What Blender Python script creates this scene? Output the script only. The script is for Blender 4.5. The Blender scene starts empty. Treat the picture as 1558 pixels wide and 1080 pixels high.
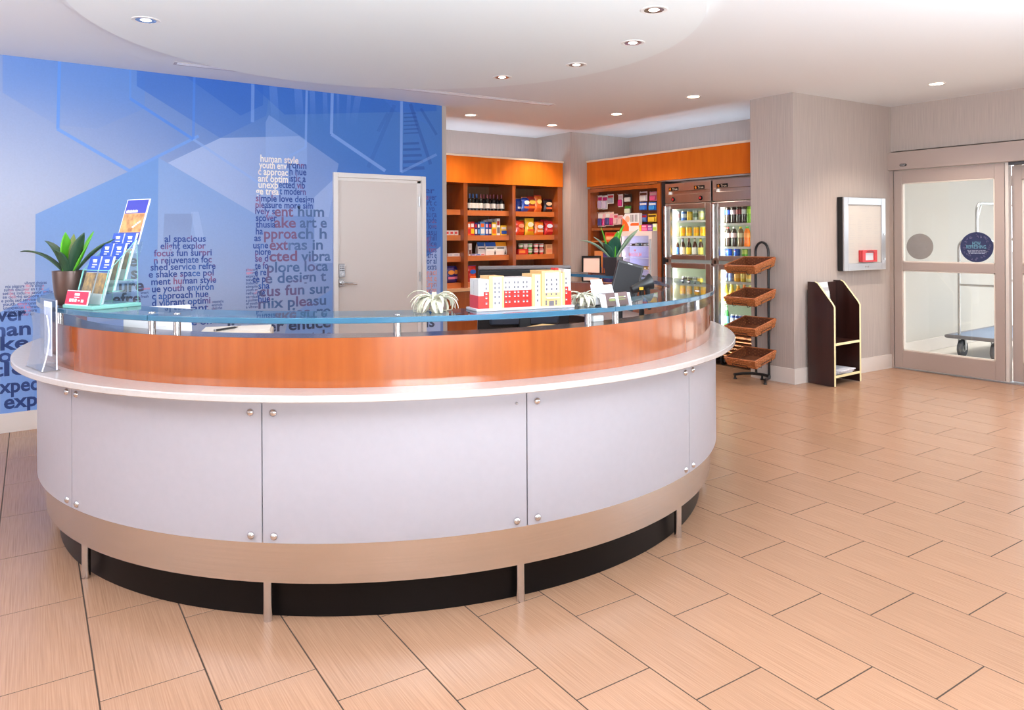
import bpy, math, random
import numpy as np
from mathutils import Vector, Matrix
random.seed(7)
SC = bpy.context.scene
COL = SC.collection
PI = math.pi
# ------------------------------------------------------------------ camera, world, light, exposure
EYE = Vector((0.0, 0.0, 1.46))
FOC, PPX, PPY = 1112.232, 778.04, 359.34          # focal length and principal point of the 1558 x 1080 frame
PITCH, ROLL, YAW = 0.000733, -0.005782, 0.627875
FWD = Vector((math.sin(YAW) * math.cos(PITCH), math.cos(YAW) * math.cos(PITCH), math.sin(PITCH)))
_r = Vector((math.cos(YAW), -math.sin(YAW), 0)); _u = _r.cross(FWD)
RGT = math.cos(ROLL) * _r + math.sin(ROLL) * _u
UPV = -math.sin(ROLL) * _r + math.cos(ROLL) * _u
cam = bpy.data.cameras.new('camera'); cam.sensor_width = 36; cam.lens = FOC * 36 / 1558
cam.shift_x = (779 - PPX) / 1558; cam.shift_y = (PPY - 540) / 1558; cam.clip_end = 200; cam.clip_start = 0.05
CAM = bpy.data.objects.new('camera', cam); COL.objects.link(CAM)
_m = Matrix((RGT, UPV, -FWD)).transposed().to_4x4(); _m.translation = EYE
CAM.matrix_world = _m
SC.camera = CAM

SC.view_settings.view_transform = 'Standard'; SC.view_settings.look = 'None'
SC.view_settings.gamma = 1.0; SC.view_settings.use_curve_mapping = False
SC.view_settings.exposure = 0.15
SC.cycles.use_denoising = True
SC.cycles.max_bounces = 10; SC.cycles.diffuse_bounces = 5; SC.cycles.glossy_bounces = 4
SC.cycles.transmission_bounces = 8; SC.cycles.transparent_max_bounces = 24
SC.cycles.caustics_reflective = False; SC.cycles.caustics_refractive = False
SC.cycles.sample_clamp_indirect = 6.0

def lin(c):
    return c / 12.92 if c <= 0.04045 else ((c + 0.055) / 1.055) ** 2.4
def S(r, g, b, a=1.0):                             # sRGB bytes to linear
    return (lin(r / 255), lin(g / 255), lin(b / 255), a)

world = bpy.data.worlds.new('daylight'); SC.world = world; world.use_nodes = True
bg = world.node_tree.nodes['Background']
bg.inputs[0].default_value = S(240, 246, 255); bg.inputs[1].default_value = 4.6

def area(name, loc, sx, sy, power, color, rot=(0, 0, 0)):
    l = bpy.data.lights.new(name, 'AREA'); l.shape = 'RECTANGLE'; l.size = sx; l.size_y = sy
    l.energy = power; l.color = color[:3]
    o = bpy.data.objects.new(name, l); o.location = loc; o.rotation_euler = rot; COL.objects.link(o)
    return o
# added overhead fill lights, unseen behind and beside the camera
area('overhead_fill', (1.0, -1.2, 2.84), 3.4, 2.4, 12, S(240, 244, 255))
area('overhead_fill', (5.6, 0.6, 2.84), 2.6, 2.4, 14, S(240, 244, 255))
area('overhead_fill', (-2.6, 2.8, 2.84), 1.6, 3.0, 75, S(244, 244, 255))
area('vestibule_fill', (10.2, 1.9, 2.68), 3.2, 3.4, 95, S(255, 250, 244)).data.spread = math.radians(75)  # fill light added to brighten the vestibule and its floor
# added soft fill lights out of frame, turned up to bounce off the ceiling
def aimed(name, loc, to, size, power, color):
    o = area(name, loc, size, size, power, color); d = Vector(to) - Vector(loc); o.rotation_euler = d.to_track_quat('-Z', 'Y').to_euler(); return o
aimed('ceiling_bounce_fill', (0.6, -0.4, 1.35), (1.1, 1.0, 5.6), 1.8, 420, S(234, 246, 255))
aimed('ceiling_bounce_fill', (4.4, -0.4, 1.35), (4.4, 0.8, 5.6), 1.8, 110, S(234, 246, 255))
aimed('ceiling_bounce_fill', (-2.4, 2.8, 1.4), (-1.6, 4.2, 5.6), 1.4, 105, S(240, 244, 255))
# spot added out of frame to the right, brightens the far floor
sp = bpy.data.lights.new('floor_fill_spot', 'SPOT'); sp.energy = 170; sp.color = S(244, 248, 255)[:3]; sp.spot_size = math.radians(88); sp.spot_blend = 0.8; sp.shadow_soft_size = 0.08
spo = bpy.data.objects.new('floor_fill_spot', sp); spo.location = (6.6, 1.7, 2.84); spo.rotation_euler = (Vector((5.7, 3.3, 0)) - spo.location).to_track_quat('-Z', 'Y').to_euler(); COL.objects.link(spo)
# sky portals filling the window and door openings (they only guide the daylight sampling)
def portal(loc, sx, sy, rot):
    o = area('window_daylight', loc, sx, sy, 1, (1, 1, 1), rot); o.data.cycles.is_portal = True
portal((-2.9, -6.10, 1.45), 3.0, 2.2, (math.radians(90), 0, 0))
portal((8.20, -3.0, 1.2), 2.36, 5.8, (0, math.radians(90), 0))
portal((12.15, 1.8, 1.35), 2.7, 4.9, (0, math.radians(90), 0))

# ------------------------------------------------------------------ pixel rays of the measured camera (only used to read real positions off planes)
def _ray(px, py):
    return FWD + ((px - PPX) / FOC) * RGT - ((py - PPY) / FOC) * UPV
def at_z(px, py, z):
    d = _ray(px, py); return EYE + d * ((z - EYE.z) / d.z)
def at_y(px, py, y):
    d = _ray(px, py); return EYE + d * (y / d.y)
def at_x(px, py, x):
    d = _ray(px, py); return EYE + d * (x / d.x)
def project(p):
    d = Vector(p) - EYE; w = d.dot(FWD)
    return (PPX + FOC * d.dot(RGT) / w, PPY - FOC * d.dot(UPV) / w, w)

# ------------------------------------------------------------------ materials
def nt(name):
    m = bpy.data.materials.new(name); m.use_nodes = True
    n = m.node_tree; b = n.nodes['Principled BSDF']
    return m, n, b
def mat(name, col, rough=0.5, metal=0.0, spec=0.5, noise=0.0, scale=20.0, bump=0.0, stretch=(1, 1, 1), coat=0.0, col2=None, detail=4.0, obj_color=False, random_v=0.0):
    """principled surface; noise varies the colour a little (or towards col2), bump gives fine relief"""
    m, n, b = nt(name); N = n.nodes; L = n.links
    b.inputs['Base Color'].default_value = col; b.inputs['Roughness'].default_value = rough
    b.inputs['Metallic'].default_value = metal; b.inputs['Specular IOR Level'].default_value = spec
    b.inputs['Coat Weight'].default_value = coat; b.inputs['Coat Roughness'].default_value = 0.08
    src = None
    if obj_color:
        oi = N.new('ShaderNodeObjectInfo'); src = oi.outputs['Color']
        L.new(src, b.inputs['Base Color'])
    if noise or bump or col2:
        tc = N.new('ShaderNodeTexCoord'); mp = N.new('ShaderNodeMapping'); nz = N.new('ShaderNodeTexNoise')
        mp.inputs['Scale'].default_value = stretch
        nz.inputs['Scale'].default_value = scale; nz.inputs['Detail'].default_value = detail
        L.new(tc.outputs['Object'], mp.inputs['Vector']); L.new(mp.outputs[0], nz.inputs['Vector'])
        if noise or col2:
            rp = N.new('ShaderNodeMapRange'); rp.inputs['From Min'].default_value = 0.3; rp.inputs['From Max'].default_value = 0.7
            L.new(nz.outputs['Fac'], rp.inputs['Value'])
            mx = N.new('ShaderNodeMix'); mx.data_type = 'RGBA'
            if col2 is None:
                hi = tuple(min(1, c * (1 + noise)) for c in col[:3]) + (1,); lo = tuple(c * (1 - noise) for c in col[:3]) + (1,)
            else:
                lo, hi = col, col2
            mx.inputs['A'].default_value = lo; mx.inputs['B'].default_value = hi
            L.new(rp.outputs[0], mx.inputs['Factor'])
            out = mx.outputs['Result']
            if random_v:
                oi = N.new('ShaderNodeObjectInfo'); mr = N.new('ShaderNodeMapRange')
                mr.inputs['To Min'].default_value = 1 - random_v; mr.inputs['To Max'].default_value = 1 + random_v
                L.new(oi.outputs['Random'], mr.inputs['Value'])
                vm = N.new('ShaderNodeVectorMath'); vm.operation = 'SCALE'
                L.new(out, vm.inputs[0]); L.new(mr.outputs[0], vm.inputs['Scale']); out = vm.outputs[0]
            L.new(out, b.inputs['Base Color'])
        if bump:
            bp = N.new('ShaderNodeBump'); bp.inputs['Strength'].default_value = bump; bp.inputs['Distance'].default_value = 0.004
            L.new(nz.outputs['Fac'], bp.inputs['Height']); L.new(bp.outputs[0], b.inputs['Normal'])
    return m
def glass_mat(name, tint=(0.93, 0.97, 0.96), rough=0.02, refl=1.0, ior=1.5):
    """sheet glass: clear transmission tinted per surface, with a fresnel mirror on top"""
    m, n, b = nt(name); N = n.nodes; L = n.links; N.remove(b)
    tr = N.new('ShaderNodeBsdfTransparent'); tr.inputs[0].default_value = tuple(tint) + (1,)
    gl = N.new('ShaderNodeBsdfGlossy'); gl.inputs['Roughness'].default_value = rough
    fr = N.new('ShaderNodeFresnel'); ge = N.new('ShaderNodeNewGeometry'); mi = N.new('ShaderNodeMix')   # same fresnel from either side of a face
    mi.inputs['A'].default_value = ior; mi.inputs['B'].default_value = 1 / ior
    L.new(ge.outputs['Backfacing'], mi.inputs['Factor']); L.new(mi.outputs['Result'], fr.inputs['IOR'])
    mu = N.new('ShaderNodeMath'); mu.operation = 'MULTIPLY'; mu.inputs[1].default_value = refl
    mx = N.new('ShaderNodeMixShader'); out = N['Material Output']
    L.new(fr.outputs[0], mu.inputs[0]); L.new(mu.outputs[0], mx.inputs[0]); L.new(tr.outputs[0], mx.inputs[1]); L.new(gl.outputs[0], mx.inputs[2])
    L.new(mx.outputs[0], out.inputs['Surface'])
    return m
def emit_mat(name, col, strength):
    m, n, b = nt(name)
    b.inputs['Base Color'].default_value = (0.8, 0.8, 0.8, 1)
    b.inputs['Emission Color'].default_value = col; b.inputs['Emission Strength'].default_value = strength
    return m
def color_mat(name, rough=0.4, spec=0.5, metal=0.0, coat=0.0):
    """takes its colour from the object that carries it"""
    return mat(name, (1, 1, 1, 1), rough, metal, spec, obj_color=True, coat=coat)

# ------------------------------------------------------------------ mesh building
WM = {}                                            # world matrix of every root, kept by hand
class MB:
    def __init__(self): self.v = []; self.f = []; self.mi = []; self.sm = []
    def add(self, verts, faces, mi=0, smooth=False):
        o = len(self.v); self.v += [tuple(p) for p in verts]
        for f in faces: self.f.append([o + i for i in f]); self.mi.append(mi); self.sm.append(smooth)
        return self
    def box(self, x0, x1, y0, y1, z0, z1, mi=0, M=None):
        P = [(x0, y0, z0), (x1, y0, z0), (x1, y1, z0), (x0, y1, z0), (x0, y0, z1), (x1, y0, z1), (x1, y1, z1), (x0, y1, z1)]
        if M is not None: P = [M @ Vector(p) for p in P]
        return self.add(P, [(3, 2, 1, 0), (4, 5, 6, 7), (0, 1, 5, 4), (1, 2, 6, 5), (2, 3, 7, 6), (3, 0, 4, 7)], mi)
    def cbox(self, x0, x1, y0, y1, z0, z1, b=0.003, mi=0, M=None):
        """box with chamfered top and vertical edges (soft edged block)"""
        def ring(d, z): return [(x0 + d, y0, z), (x1 - d, y0, z), (x1, y0 + d, z), (x1, y1 - d, z), (x1 - d, y1, z), (x0 + d, y1, z), (x0, y1 - d, z), (x0, y0 + d, z)]
        def ins(z): return [(x0 + b, y0 + b, z)] * 1 + [(x1 - b, y0 + b, z), (x1 - b, y1 - b, z), (x0 + b, y1 - b, z)]
        P = ins(z0) + ring(b, z0 + b) + ring(b, z1 - b) + ins(z1)
        if M is not None: P = [M @ Vector(p) for p in P]
        F = [(3, 2, 1, 0), (20, 21, 22, 23)]
        for i in range(8): F.append((4 + i, 4 + (i + 1) % 8, 12 + (i + 1) % 8, 12 + i))
        cor = [0, 1, 1, 2, 2, 3, 3, 0]
        for i in range(8):
            j = (i + 1) % 8; a, c = cor[i], cor[j]
            if a == c: F.append((a, 4 + j, 4 + i)); F.append((20 + a, 12 + i, 12 + j))
            else: F.append((a, c, 4 + j, 4 + i)); F.append((20 + c, 20 + a, 12 + i, 12 + j))
        return self.add(P, F, mi)
    def lathe(self, prof, n=16, c=(0, 0, 0), mi=0, smooth=True, M=None, caps=True):
        """prof: list of (r, z), turned about z"""
        P = []; F = []
        for r, z in prof:
            for k in range(n):
                a = 2 * PI * k / n; p = Vector((c[0] + r * math.cos(a), c[1] + r * math.sin(a), c[2] + z))
                P.append(M @ p if M is not None else p)
        for i in range(len(prof) - 1):
            for k in range(n):
                k2 = (k + 1) % n; F.append((i * n + k, i * n + k2, (i + 1) * n + k2, (i + 1) * n + k))
        self.add(P, F, mi, smooth)
        o = len(self.v) - len(P)
        if caps:
            if prof[0][0] > 1e-6: self.f.append([o + k for k in range(n)][::-1]); self.mi.append(mi); self.sm.append(False)
            if prof[-1][0] > 1e-6: self.f.append([o + (len(prof) - 1) * n + k for k in range(n)]); self.mi.append(mi); self.sm.append(False)
        return self
    def cyl(self, p0, p1, r, n=12, mi=0, r1=None, smooth=True):
        p0 = Vector(p0); p1 = Vector(p1); d = p1 - p0
        q = d.to_track_quat('Z', 'Y').to_matrix().to_4x4(); q.translation = p0
        return self.lathe([(r, 0), (r if r1 is None else r1, d.length)], n, (0, 0, 0), mi, smooth, q)
    def tube(self, pts, r, n=8, mi=0, closed=False):
        pts = [Vector(p) for p in pts]; P = []; F = []; m = len(pts); up = Vector((0, 0, 1)); prev = None
        for i, p in enumerate(pts):
            if closed: t = pts[(i + 1) % m] - pts[i - 1]
            else: t = pts[min(i + 1, m - 1)] - pts[max(i - 1, 0)]
            t.normalize()
            a = up if prev is None else prev
            if abs(t.dot(a)) > 0.97 and prev is None: a = Vector((1, 0, 0))
            x = (a - t * a.dot(t)).normalized(); prev = x; y = t.cross(x)
            rr = r[i] if isinstance(r, (list, tuple)) else r
            for k in range(n):
                an = 2 * PI * k / n; P.append(p + x * (rr * math.cos(an)) + y * (rr * math.sin(an)))
        for i in range(m if closed else m - 1):
            j = (i + 1) % m
            for k in range(n): k2 = (k + 1) % n; F.append((i * n + k, i * n + k2, j * n + k2, j * n + k))
        if not closed: F.append(tuple(range(n))[::-1]); F.append(tuple((m - 1) * n + k for k in range(n)))
        return self.add(P, F, mi, True)
    def arc(self, c, r0, r1, z0, z1, a0, a1, seg=None, mi=0, mi_out=None, mi_in=None, smooth=True, chamfer=0.0):
        """block swept about a vertical axis between two angles (degrees); r0 inner, r1 outer"""
        seg = seg or max(2, int(abs(a1 - a0) / 2.5)); A = [math.radians(a0 + (a1 - a0) * i / seg) for i in range(seg + 1)]
        ch = chamfer
        prof = [(r0, z0), (r1 - ch, z0), (r1, z0 + ch), (r1, z1 - ch), (r1 - ch, z1), (r0, z1)] if ch else [(r0, z0), (r1, z0), (r1, z1), (r0, z1)]
        k = len(prof); o = len(self.v); mo = mi if mi_out is None else mi_out; mn = mi if mi_in is None else mi_in
        for a in A:
            for r, z in prof: self.v.append((c[0] + r * math.cos(a), c[1] + r * math.sin(a), z))
        for i in range(seg):
            for j in range(k):
                j2 = (j + 1) % k
                self.f.append([o + i * k + j, o + (i + 1) * k + j, o + (i + 1) * k + j2, o + i * k + j2])
                side = (1 <= j <= k - 3) if ch else j == 1
                self.mi.append(mo if side else (mn if j == k - 1 else mi)); self.sm.append(smooth and (side and (not ch or j == 2) or j == k - 1))
        if abs(a1 - a0) < 359.9:
            self.f.append([o + j for j in range(k)]); self.mi.append(mo); self.sm.append(False)
            self.f.append([o + seg * k + j for j in range(k)][::-1]); self.mi.append(mo); self.sm.append(False)
        return self
    def prism(self, poly, axis, a, b, mi=0):
        """polygon (list of 2D) extruded along axis 0/1/2 from a to b"""
        def put(p, t): q = list(p); q.insert(axis, t); return tuple(q)
        n = len(poly); P = [put(p, a) for p in poly] + [put(p, b) for p in poly]
        F = [tuple(range(n)), tuple(range(n, 2 * n))[::-1]] + [(i, i + n, (i + 1) % n + n, (i + 1) % n) for i in range(n)]
        return self.add(P, F, mi)
    def build(self, name, mats, parent=None, local=False, kind=None, bevel=0.0, seg=2, label=None, color=None, fix=True):
        me = bpy.data.meshes.new(name)
        P = self.v
        if parent is not None and not local:
            iv = WM[parent.name].inverted(); P = [iv @ Vector(p) for p in P]
        me.from_pydata([tuple(p) for p in P], [], self.f)
        if not isinstance(mats, (list, tuple)): mats = [mats]
        for m in mats: me.materials.append(m)
        me.polygons.foreach_set('material_index', self.mi); me.polygons.foreach_set('use_smooth', self.sm)
        if fix:
            import bmesh
            b = bmesh.new(); b.from_mesh(me); bmesh.ops.recalc_face_normals(b, faces=b.faces); b.to_mesh(me); b.free()
        if any(self.sm): me.set_sharp_from_angle(angle=math.radians(38))
        me.update()
        o = bpy.data.objects.new(name, me); COL.objects.link(o)
        if parent is not None:
            o.parent = parent; WM[o.name] = WM[parent.name].copy()
        else: WM[o.name] = Matrix.Identity(4)
        if bevel:
            md = o.modifiers.new('bevel', 'BEVEL'); md.width = bevel; md.segments = seg; md.limit_method = 'ANGLE'; md.angle_limit = math.radians(40)
        if kind: o['kind'] = kind
        if label: o['label'] = label
        if color: o.color = color
        return o
def thing(name, label, cat, loc=(0, 0, 0), rz=0.0, group=None, rot=None):
    o = bpy.data.objects.new(name, None); COL.objects.link(o); o.empty_display_size = 0.05
    o.location = loc; o.rotation_euler = rot or (0, 0, rz)
    WM[o.name] = Matrix.Translation(loc) @ (Matrix.Rotation(rz, 4, 'Z') if rot is None else __import__('mathutils').Euler(rot).to_matrix().to_4x4())
    o['label'] = label; o['category'] = cat
    if group: o['group'] = group
    return o
def tag(o, label, cat, group=None):
    o['label'] = label; o['category'] = cat
    if group: o['group'] = group
    return o
KIDS = {}
def dup(root, loc, rz=None, label=None, group=None, colors=None, scale=None, rot=None):
    """a copy of a thing with copies of its parts and sub-parts"""
    c = root.copy(); COL.objects.link(c); c.location = loc
    if rz is not None: c.rotation_euler = (0, 0, rz)
    if rot is not None: c.rotation_euler = rot
    if scale is not None: c.scale = scale
    if label: c['label'] = label
    if group: c['group'] = group
    WM[c.name] = Matrix.Translation(loc)
    for ch in [o for o in ALLK(root)]:
        d = ch.copy(); COL.objects.link(d); d.parent = c
        if colors and ch.name.split('.')[0] in colors: d.color = colors[ch.name.split('.')[0]]
        for g in ALLK(ch):
            e = g.copy(); COL.objects.link(e); e.parent = d
            if colors and g.name.split('.')[0] in colors: e.color = colors[g.name.split('.')[0]]
    if colors and root.type == 'MESH' and 'self' in colors: c.color = colors['self']
    return c
def ALLK(o):
    return [k for k in o.children]
ORD = ['first', 'second', 'third', 'fourth', 'fifth', 'sixth', 'seventh', 'eighth', 'ninth', 'tenth', 'eleventh', 'twelfth']

# ------------------------------------------------------------------ flat lettering
_tc = {}
def glyphs(txt, bold=0.0):
    """flat triangulated outlines of a line of text at size 1: verts, faces, width"""
    key = (txt, bold)
    if key in _tc: return _tc[key]
    cu = bpy.data.curves.new('lettering', 'FONT'); cu.body = txt; cu.size = 1.0; cu.offset = bold; cu.resolution_u = 3
    o = bpy.data.objects.new('lettering', cu); COL.objects.link(o)
    dg = bpy.context.evaluated_depsgraph_get(); dg.update()
    me = bpy.data.meshes.new_from_object(o.evaluated_get(dg))
    V = [(v.co.x, v.co.y) for v in me.vertices]; F = [list(p.vertices) for p in me.polygons]
    bpy.data.meshes.remove(me); bpy.data.objects.remove(o); bpy.data.curves.remove(cu)
    w = (min(x for x, y in V), max(x for x, y in V)) if V else (0, 1)
    _tc[key] = (V, F, w); return _tc[key]
def letter(mb, txt, org, ux, uy, height, width=None, bold=0.012, mi=0, anchor='l'):
    """writes txt at org along ux with letters growing along uy (3D vectors); height is the em size, width stretches the line to fit"""
    V, F, (a, b) = glyphs(txt, bold)
    ux = Vector(ux).normalized(); uy = Vector(uy).normalized(); org = Vector(org)
    sx = height if width is None else width / max(1e-6, b - a)
    off = {'l': a, 'c': (a + b) / 2, 'r': b}[anchor]
    mb.add([org + ux * ((x - off) * sx) + uy * (y * height) for x, y in V], F, mi)
# ------------------------------------------------------------------ shared materials
M_grout = mat('grout', S(78, 64, 55), 0.95, spec=0.1)
M_tile = mat('floor_tile', S(162, 122, 95), 0.25, spec=0.5, scale=3.0, stretch=(1.2, 70, 1), col2=S(184, 142, 113), detail=5, random_v=0.035)
M_ceil = mat('ceiling_paint', S(232, 235, 238), 0.9, spec=0.1)
M_wallpaper = mat('woven_wallpaper', S(172, 160, 154), 0.75, scale=4.0, stretch=(60, 60, 0.8), col2=S(190, 177, 169), spec=0.25, bump=0.15)
M_paint = mat('wall_paint', S(226, 220, 212), 0.8, spec=0.2)
M_base = mat('baseboard_paint', S(226, 217, 210), 0.5)
M_white = mat('white_paint', S(236, 234, 232), 0.45)
M_doorleaf = mat('door_paint', S(216, 206, 200), 0.5)
M_slab = mat('white_quartz', S(188, 180, 176), 0.16, spec=0.5, noise=0.03, scale=60)
M_panel = mat('frosted_resin_panel', S(172, 169, 176), 0.4, spec=0.3, noise=0.015, scale=30)
M_wood = mat('cherry_wood', S(143, 69, 23), 0.25, spec=0.5, scale=3.0, stretch=(9, 9, 0.7), col2=S(158, 79, 29), coat=1.0, detail=6)
M_woodh = mat('cherry_wood_shelf', S(190, 100, 42), 0.32, scale=3.0, stretch=(1, 9, 9), col2=S(208, 116, 52), coat=0.2, detail=6)
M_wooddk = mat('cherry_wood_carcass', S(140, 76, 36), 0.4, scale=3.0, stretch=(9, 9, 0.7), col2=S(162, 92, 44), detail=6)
M_header = mat('cherry_wood_header', S(218, 106, 16), 0.5, spec=0.25, scale=2.5, stretch=(5, 5, 0.8), col2=S(230, 119, 26), coat=0.0, detail=6)
M_cream = mat('cream_trim', S(240, 222, 200), 0.5)
M_steel = mat('brushed_steel', S(214, 211, 209), 0.24, metal=1.0, noise=0.04, scale=2.0, stretch=(1, 1, 160))
def brush(m, amount):
    N = m.node_tree.nodes; t = N.new('ShaderNodeTangent'); t.direction_type = 'RADIAL'; t.axis = 'Z'; b = N['Principled BSDF']
    b.inputs['Anisotropic'].default_value = amount; m.node_tree.links.new(t.outputs[0], b.inputs['Tangent'])
brush(M_steel, 0.85)
M_chrome = mat('polished_steel', S(214, 212, 212), 0.22, metal=1.0)
M_dark = mat('black_laminate', S(13, 10, 10), 0.35, spec=0.2)
M_black = mat('black_plastic', S(26, 26, 28), 0.4)
M_grey = mat('grey_plastic', S(78, 78, 82), 0.45)
M_alu = mat('anodised_aluminium', S(186, 170, 162), 0.42, metal=0.35, spec=0.5)
M_silver = mat('satin_silver', S(190, 190, 194), 0.35, metal=0.7)
M_caprail = mat('bronze_cap', S(120, 98, 92), 0.16, metal=0.6)
M_gtop = glass_mat('counter_glass', (0.90, 0.955, 0.95), 0.02, 1.0, 1.5)
M_gedge, _n, _b = nt('counter_glass_edge')
_b.inputs['Base Color'].default_value = S(56, 112, 144); _b.inputs['Roughness'].default_value = 0.12
_b.inputs['Transmission Weight'].default_value = 0.35; _b.inputs['Coat Weight'].default_value = 0.6
M_pane = glass_mat('door_glass', (0.95, 0.965, 0.96), 0.0, 0.9, 1.45)
M_acry = glass_mat('clear_acrylic', (0.955, 0.965, 0.97), 0.03, 1.3, 1.49)
M_gtint = glass_mat('green_acrylic', (0.93, 0.975, 0.965), 0.02, 1.2, 1.5)
M_gtedge, _n, _b = nt('green_acrylic_edge')
_b.inputs['Base Color'].default_value = S(150, 222, 212); _b.inputs['Roughness'].default_value = 0.15
_b.inputs['Transmission Weight'].default_value = 0.3
M_paper = mat('paper', S(224, 224, 228), 0.7)
M_ink = mat('print_ink', S(60, 62, 70), 0.7)
M_lamp = emit_mat('lamp_glow', S(255, 226, 196), 14.0)
M_lampw = emit_mat('lamp_glow_white', S(255, 250, 244), 3.0)
M_col = color_mat('product_print', 0.42)
M_colg = color_mat('product_gloss', 0.22, coat=0.3)
M_colm = color_mat('foil_print', 0.3, metal=0.25)

# ------------------------------------------------------------------ room shell
ZC = 2.86; YM = 6.74; XE = 8.1
DESK = (2.162, 4.2)
floor = MB().box(-5.0, 8.25, -6.0, 8.4, -0.12, -0.0012).build('floor', M_grout, kind='structure')
A = math.radians(87.349); ta = Vector((math.cos(A), math.sin(A), 0)); tb = Vector((math.sin(A), -math.cos(A), 0))
TL, TW = 0.6095, 0.3140; T0 = Vector((2.1207, 1.3036, 0))
tm = MB(); g = 0.0025
tm.cbox(-TL / 2 + g, TL / 2 - g, -TW / 2 + g, TW / 2 - g, -0.010, 0.0, 0.0008)
proto = tm.build('tile', M_tile, floor); proto_mesh = proto.data
first = True; spare = MB(); ntile = 0
cand = []
for r in range(-26, 22):
    for i in range(-14, 16):
        c = T0 + ta * ((i + 0.5 - 0.3414 * r) * TL) + tb * ((r + 0.5) * TW)
        if not (-4.7 < c.x < 8.3 and -5.7 < c.y < 8.1): continue
        if (c.x - DESK[0]) ** 2 + (c.y - DESK[1]) ** 2 < 1.45 ** 2: continue
        if c.y > 6.95 and c.x < 4.1: continue
        if c.x > 7.0 and c.y > 4.5: continue
        x, y, w = project(c)
        vis = w > 0.6 and -190 < x < 1760 and 540 < y < 1330
        cand.append((vis, (c - EYE).length, c))
cand.sort(key=lambda t: (not t[0], t[1]))
for k, (vis, dd, c) in enumerate(cand):
    if vis and ntile < 300:
        o = proto if ntile == 0 else proto.copy()
        if ntile: COL.objects.link(o)
        o.location = c; o.rotation_euler = (0, 0, A); ntile += 1
    else:
        q = Matrix.Translation(c) @ Matrix.Rotation(A, 4, 'Z')
        spare.box(-TL / 2 + g, TL / 2 - g, -TW / 2 + g, TW / 2 - g, -0.010, 0.0, 0, q)
spare.build('tile_field', M_tile, floor, kind='stuff')

ceiling = MB().box(-5.0, 8.25, -6.0, 8.4, ZC, ZC + 0.14).build('ceiling', M_ceil, kind='structure')
M_disc = mat('soffit_paint', S(236, 242, 244), 0.85, spec=0.1)
MB().arc((2.19, 4.19), 0.0, 1.885, 2.790, 2.812, 0, 360, 144).build('soffit_disc', M_disc, ceiling)
MB().arc((2.19, 4.19), 0.0, 1.925, 2.812, ZC + 0.01, 0, 360, 144).build('soffit_step', M_ceil, ceiling)

DX0, DX1, DZ = 2.757, 3.772, 2.094                # interior door frame
wb = MB(); wb.box(-5.0, DX0 + 0.02, YM, YM + 0.14, 0, ZC + 0.02); wb.box(DX1 - 0.02, 3.985, YM, YM + 0.14, 0, ZC + 0.02); wb.box(DX0 + 0.02, DX1 - 0.02, YM, YM + 0.14, DZ - 0.02, ZC + 0.02)
wall_back = wb.build('wall_back', M_paint, kind='structure')
MB().box(3.985, 4.035, YM - 0.004, YM + 0.15, 0, ZC).build('trim_1', mat('grey_corner_trim', S(176, 168, 162), 0.5), kind='structure')
MB().box(-5.0, DX0 - 0.0, YM - 0.018, YM, 0, 0.145).build('baseboard_back', M_base, kind='structure')
MB().box(4.0, 6.42, 8.2, 8.36, 0, ZC + 0.02).build('wall_niche', M_wallpaper, kind='structure')
MB().box(6.40, 7.7, 7.46, 8.36, 0, ZC + 0.02).build('wall_pilaster', M_wallpaper, kind='structure')
MB().box(7.5, 7.66, 4.6, 7.5, 0, ZC + 0.02).build('wall_niche_right', M_wallpaper, kind='structure')
MB().box(3.9, 4.04, 6.84, 8.3, 0, ZC + 0.02).build('wall_niche_left', M_wallpaper, kind='structure')
def skew(z0, z1, d=0.0): return [(6.44 - d, 4.17 - d), (8.16, 4.045 - d), (8.16, 4.66), (6.44 - d, 4.66)]
MB().prism(skew(0, ZC), 2, 0, ZC + 0.02).build('wall_column', M_wallpaper, kind='structure')
MB().prism(skew(0, .15, 0.014), 2, 0, 0.15).build('baseboard_column', M_base, kind='structure')
# entrance wall: wall above the sliding doors, then storefront glazing towards the street corner
MB().box(XE, XE + 0.16, -6.0, 4.2, 2.368, ZC + 0.02).build('wall_entrance', M_wallpaper, kind='structure')
MB().box(-5.14, -5.0, -6.0, 8.4, 0, ZC).build('wall_left', M_paint, kind='structure')
wf = MB(); wf.box(-5.0, -4.4, -6.14, -6.0, 0, ZC); wf.box(-1.4, 8.2, -6.14, -6.0, 0, ZC); wf.box(-4.4, -1.4, -6.14, -6.0, 2.55, ZC); wf.box(-4.4, -1.4, -6.14, -6.0, 0, 0.35)
wf.build('wall_front', M_paint, kind='structure')
w = MB()
for k in range(3): w.box(-4.4 + 1.5 * k - 0.03, -4.4 + 1.5 * k + 0.03, -6.1, -6.02, 0.35, 2.55)
w1 = w.build('fill_window_1', M_alu, kind='structure')  # unseen window put in for daylight fill, shifted for a skirt streak
for k in range(2): MB().box(-4.37 + 1.5 * k, -2.93 + 1.5 * k, -6.065, -6.055, 0.35, 2.55).build('pane', M_pane, w1)
w = MB()
for k in range(5): w.box(XE + 0.02, XE + 0.1, -5.9 + 1.45 * k - 0.03, -5.9 + 1.45 * k + 0.03, 0.0, 2.37)
w.box(XE + 0.02, XE + 0.1, -5.9, -0.1, 0, 0.08)
w2 = w.build('window_2', M_alu, kind='structure')
for k in range(4): MB().box(XE + 0.055, XE + 0.065, -5.87 + 1.45 * k, -4.48 + 1.45 * k, 0.08, 2.37).build('pane', M_pane, w2)
MB().box(8.25, 70, -40, 60, -0.14, -0.02).build('ground', mat('pale_pavement', S(176, 172, 166), 0.8, noise=0.06, scale=3), kind='structure')
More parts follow.
